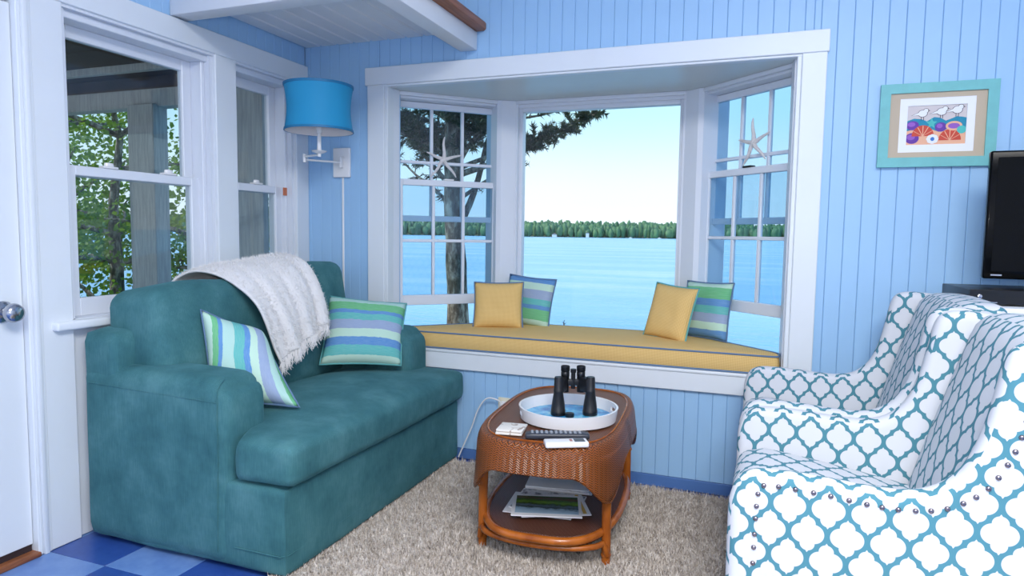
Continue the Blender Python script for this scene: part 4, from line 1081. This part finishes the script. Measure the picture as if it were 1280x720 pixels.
for bx, by, s in ((.26, .80, 1), (.58, .83, 1.05), (.84, .86, 1.05)):
    for m, g in ((6, .010), (5, 0)):
        ell(bx, by, .075*s+g, .085*s+g, m); ell(bx+.055*s, by+.07*s, .040*s+g, .052*s+g, m)
        shp([(bx-.045*s, by-.04-g), (bx-.03*s, by+.05+g), (bx-.19*s-g, by-.05)], m)
    shp([(bx+.09*s, by+.085*s), (bx+.09*s, by+.06*s), (bx+.135*s, by+.065*s)], 6)
    for d in (-.02, .02): shp([(bx+d-.005, by-.08), (bx+d+.005, by-.08), (bx+d+.005, by-.17), (bx+d-.005, by-.17)], 6)
am.build('print', [Mat('print_ink_%d' % i, c, .7).m for i, c in enumerate(cols)], pic, smooth=0, recalc=False)
MB().box(-FW/2+.01, FW/2-.01, -.004, -.0005, -FH/2+.01, FH/2-.01).build('backing', 'dark_gap', pic)

# ------------------------------------------------------------------ things on the table
TZ = .5005
tr = thing('serving_tray', 'round white tray with blue lining on the rattan table', 'tray', (-.720, 2.595, TZ+.004), R(26))
TR = .195; NS = 96
def rim_pt(i, z, r_): a = 2*PI*i/NS; return Vector((r_*math.cos(a), r_*math.sin(a), z))
mb = MB()
def tray_wall():
    zs = [.003, .018, .036, .052]; 
    def hole(i):                # handle cut-outs left and right
        a = (2*PI*(i+.5)/NS); return abs(math.sin(a)) < .17
    V = {}
    def g(side, i, k):
        key = (side, i % NS, k)
        if key not in V: V[key] = mb.bm.verts.new(rim_pt(i % NS, zs[k], (TR-.008+zs[k]*.14) if side else (TR+zs[k]*.14)))
        return V[key]
    for i in range(NS):
        for k in range(3):
            if k == 1 and hole(i):
                mb.bm.faces.new((g(0, i, 1), g(1, i, 1), g(1, i+1, 1), g(0, i+1, 1))); mb.bm.faces.new((g(0, i, 2), g(0, i+1, 2), g(1, i+1, 2), g(1, i, 2)))
                if not hole(i-1): mb.bm.faces.new((g(0, i, 1), g(0, i, 2), g(1, i, 2), g(1, i, 1)))
                if not hole(i+1): mb.bm.faces.new((g(0, i+1, 1), g(1, i+1, 1), g(1, i+1, 2), g(0, i+1, 2)))
                continue
            mb.bm.faces.new((g(0, i, k), g(0, i+1, k), g(0, i+1, k+1), g(0, i, k+1))); mb.bm.faces.new((g(1, i, k), g(1, i, k+1), g(1, i+1, k+1), g(1, i+1, k)))
        mb.bm.faces.new((g(0, i, 3), g(0, i+1, 3), g(1, i+1, 3), g(1, i, 3)))
    mb.bm.faces.new([g(0, i, 0) for i in range(NS)][::-1]); 
    mb.bm.faces.new([g(1, i, 0) for i in range(NS)])
tray_wall(); mb.build('rim', 'white_gloss', tr, smooth=50)
def sea():
    m = Mat('blue_sea_print', lin(60, 160, 215), .15); n = m.noise(m.coord('Object'), 14, 4)
    m.set('Base Color', m.ramp(n, [(.34, lin(24, 110, 180)), (.48, lin(58, 158, 214)), (.6, lin(104, 192, 228)), (.68, lin(176, 222, 232))])); return m.m
MB().lathe([(0, .0075), (TR-.0085, .0075), (TR-.0085, .004), (0, .004)], 64).build('lining', sea(), tr)
bn = thing('binoculars', 'black binoculars standing upright in the tray', 'binoculars', (-.706, 2.628, TZ+.0125), R(24))
for sx in (-1, 1):
    ox, oy, ex, ey = sx*.066, -.012, sx*.033, .034
    b = MB().lathe([(0, .003), (.025, .003), (.0265, 0), (.0300, .001), (.0300, .020), (.0290, .022), (.0262, .048), (.0195, .092), (.0200, .094), (.0200, .104), (.0190, .106), (.0180, .150), (.0160, .158), (0, .158)], 28, None, (ox, oy, 0)).build('barrel', 'black_rubber', bn)
    MB().lathe([(.0298, 0), (.0304, .001), (.0304, .012), (.0298, .013)], 28, None, (ox, oy, .004)).build('lens_ring', 'black', b)
    MB().prism([tuple(p) for p in rounded([(ox-.017, oy-.014), (ox+.017, oy-.014), (ex+.02, ey+.012), (ex-.02, ey+.012)], (.012,)*4, 4)], 'z', .092, .150, .006, 3).build('prism_housing', 'black_rubber', bn)
    e = MB().lathe([(.0165, .085), (.0165, .150), (.0175, .152), (.0175, .168), (.0160, .170), (.0185, .174), (.0190, .192), (.0165, .195), (.013, .191), (0, .190)], 28, None, (ex, ey, 0)).build('eyepiece', 'black', bn)
MB().lathe([(0, .10), (.009, .10), (.009, .165), (.012, .168), (.012, .182), (0, .184)], 20, None, (0, .030, 0)).build('focus_wheel', 'black', bn)
MB().box(-.034, .034, .022, .038, .112, .140, .005, 2).build('bridge', 'black_rubber', bn)
cpz = thing('lens_cap', 'small round black lens cap lying before the binoculars', 'lens cap', (-.710, 2.580, TZ+.0125))
MB().lathe([(0, 0), (.018, 0), (.019, .002), (.019, .013), (.017, .015), (0, .0145)], 28).build('cap', 'black', cpz)
MB().lathe([(0, .0146), (.012, .0147), (.012, .0157), (0, .0158)], 28).build('cap_face', 'black_rubber', cpz)
def coaster_mat():
    m = Mat('printed_coaster_stone', lin(226, 222, 212), .5); n = m.noise(m.coord('Object'), 38, 2)
    m.set('Base Color', m.ramp(n, [(.60, lin(230, 226, 218)), (.66, lin(168, 150, 136))])); return m.m
M['coaster'] = coaster_mat()
for k, (dx, a, lab) in enumerate(((0, 10, 'lower of two white printed coasters beside the remotes'), (.003, 7, 'upper of two white printed coasters, with grey marks'))):
    c = thing('coaster', lab, 'coaster', (-.868+dx, 2.325+dx, TZ+.001+k*.0105), R(a), 'stacked coasters')
    MB().box(-.05, .05, -.05, .05, .0015, .010, .002, 2).build('plate', 'coaster', c)
    MB().box(-.045, .045, -.045, .045, 0, .0015).build('cork_pad', 'cedar', c)
rm = thing('remote_control', 'long dark grey remote control lying across the table', 'remote', (-.683, 2.318, TZ+.001), R(21))
MB().soft(-.118, .118, -.024, .024, 0, .023, .009, 8, (0, 0, .001)).build('case', Mat('charcoal_plastic', lin(52, 56, 66), .4).m, rm)
M['button'] = Mat('grey_rubber_button', lin(150, 156, 166), .5).m; bt = None
for i in range(11):
    for j in range(3):
        x_, y_ = -.092+i*.0175, -.013+j*.013
        if bt is None: bt = MB().box(-.005, .005, -.0038, .0038, 0, .0025, .001, 1).build('button', 'button', rm); bt.location = (x_, y_, .0228)
        else: share(bt, 'button', rm, (x_, y_, .0228))
wr = thing('remote_control', 'white remote with small grey display at the table edge', 'remote', (-.628, 2.245, TZ+.001), R(27))
MB().box(-.078, .078, -.028, .028, 0, .020, .006, 3).build('case', 'white_gloss', wr)
MB().box(.028, .066, -.019, .019, .0195, .0206, .0004, 1).build('display', Mat('grey_display', lin(96, 104, 110), .2).m, wr)
MB().box(.012, .022, -.012, .012, .0195, .0208, .0004, 1).build('button', Mat('rust_button', lin(170, 110, 100), .4).m, wr)

# magazines
def land():
    m = Mat('landscape_cover_photo', lin(90, 140, 60), .25); t = m.node('ShaderNodeUVMap'); u, v, _ = m.xyz(t.outputs[0])
    n = m.noise(m.coord('UV', (6, 10, 1)), 1.2, 5, .65); w = v+(n-.5)*.42+(u-.5)*.10
    m.set('Base Color', m.ramp(w, [(.0, lin(172, 200, 222)), (.26, lin(150, 182, 208)), (.34, lin(60, 76, 70)), (.46, lin(104, 124, 140)), (.54, lin(64, 92, 40)), (.66, lin(120, 164, 52)), (.78, lin(70, 108, 44)), (.90, lin(96, 70, 48)), (1, lin(60, 90, 44))])); return m.m
M['paper'] = Mat('magazine_paper', lin(236, 236, 240), .35).m; M['landphoto'] = land()
def textpage():
    m = Mat('printed_text_cover', lin(230, 232, 238), .3); t = m.node('ShaderNodeUVMap'); u, v, _ = m.xyz(t.outputs[0])
    n = m.noise(m.coord('UV', (9, 5, 1)), 1.0, 4, .6)
    m.set('Base Color', m.ramp(n, [(.36, lin(74, 66, 84)), (.44, lin(150, 156, 170)), (.52, lin(226, 228, 236)), (.74, lin(214, 222, 236))])); return m.m
M['textpage'] = textpage(); M['ink'] = Mat('dark_print_ink', lin(40, 42, 52), .4).m; M['gold'] = Mat('gold_print_band', lin(214, 176, 84), .4).m
def magazine(x, y, z, a, kind, lab, grp, w=.275, d=.21, th=.005):
    t = thing('magazine', lab, 'magazine', (x, y, z), R(a), grp)
    b = MB().box(-w/2, w/2, -d/2, d/2, 0, th, .0012, 1).build('pages', 'paper', t)
    if kind == 'photo': MB().box(-w/2+.014, w/2-.012, -d/2+.024, d/2-.016, th-.0002, th+.0003).build('cover_photo', 'landphoto', t, uv=lambda p, n: (p.x/(w-.04)+.5, p.y/(d-.046)+.5))
    elif kind == 'text':
        MB().box(-w/2+.004, w/2-.004, -d/2+.004, d/2-.004, th-.0002, th+.0002).build('cover_print', 'textpage', t, uv=lambda p, n: (p.x/w+.5, p.y/d+.5))
        N = MB(); x0, y0, s = .055, .055, .022
        N.box(x0, x0+s*.22, y0, y0+s, th+.0002, th+.0006).box(x0+s*.68, x0+s*.9, y0, y0+s, th+.0002, th+.0006).prism([(x0, y0+s), (x0+s*.25, y0+s), (x0+s*.9, y0), (x0+s*.65, y0)], 'z', th+.0002, th+.0007); N.build('letter', 'ink', t)
    elif kind == 'band': MB().box(w/2-.03, w/2-.016, -d/2+.01, d/2-.01, th-.0002, th+.0003).build('cover_band', 'gold', t)
    return t
sz = .1495; g1, g2 = 'magazines in the front pile on the shelf', 'magazines in the rear pile on the shelf'
magazine(-.800, 2.515, sz, 6, 'plain', 'bottom magazine of the front pile on the rattan shelf', g1)
magazine(-.782, 2.545, sz+.0056, 2, 'text', 'magazine with printed text in the middle of the front pile', g1)
magazine(-.752, 2.505, sz+.0115, 26, 'band', 'magazine with a gold band under the landscape one', g1)
magazine(-.768, 2.478, sz+.0172, 17, 'photo', 'top magazine with a green landscape cover photo', g1)
magazine(-.790, 2.775, sz, 10, 'plain', 'bottom magazine of the rear pile on the rattan shelf', g2)
magazine(-.795, 2.770, sz+.0058, 6, 'text', 'middle magazine of the rear pile on the rattan shelf', g2, th=.008)
magazine(-.800, 2.772, sz+.0145, 9, 'plain', 'topmost magazine of the rear pile, deep under the table', g2, th=.006)

# ------------------------------------------------------------------ starfish
def starfish(win, s, y, z, lab, spin, arm=.125, flip=1):
    t = thing('starfish', lab, 'starfish', (0, 0, 0), group='dried starfish on the bay windows')
    wm = Matrix.LocRotScale(win.location, win.rotation_euler, None); p = wm @ Vector((s, y*flip, z)); t.location = p; t.rotation_euler = (0, 0, win.rotation_euler.z+(0 if flip > 0 else PI))
    for k, (a, l) in enumerate(((90+spin, 1.08), (18+spin, .96), (162+spin, .92), (-50+spin, 1.05), (-124+spin, 1.08))):
        an = R(a); d = Vector((math.cos(an), 0, math.sin(an))); n = 7
        MB().tube([d*arm*l*i/(n-1)+Vector((.004*math.sin(i*1.1+k), 0, 0)) for i in range(n)], [.0125, .0115, .0100, .0088, .0076, .0062, .0030], 8).build('arm', 'star', t)
    MB().lathe([(0, -.012), (.012, -.008), (.015, 0), (.012, .008), (0, .012)], 14, Matrix.Rotation(PI/2, 4, 'X')).build('disc', 'star', t)
    return t
M['star'] = paint('dried_starfish', lin(222, 218, 218), .8, .08, 60, .3)
starfish(w3, .335, .074, 1.694, 'white dried starfish standing on the left bay sash', -2)
starfish(w5, .345, .074, 1.735, 'white dried starfish standing on the right bay sash', 4, .118, -1)
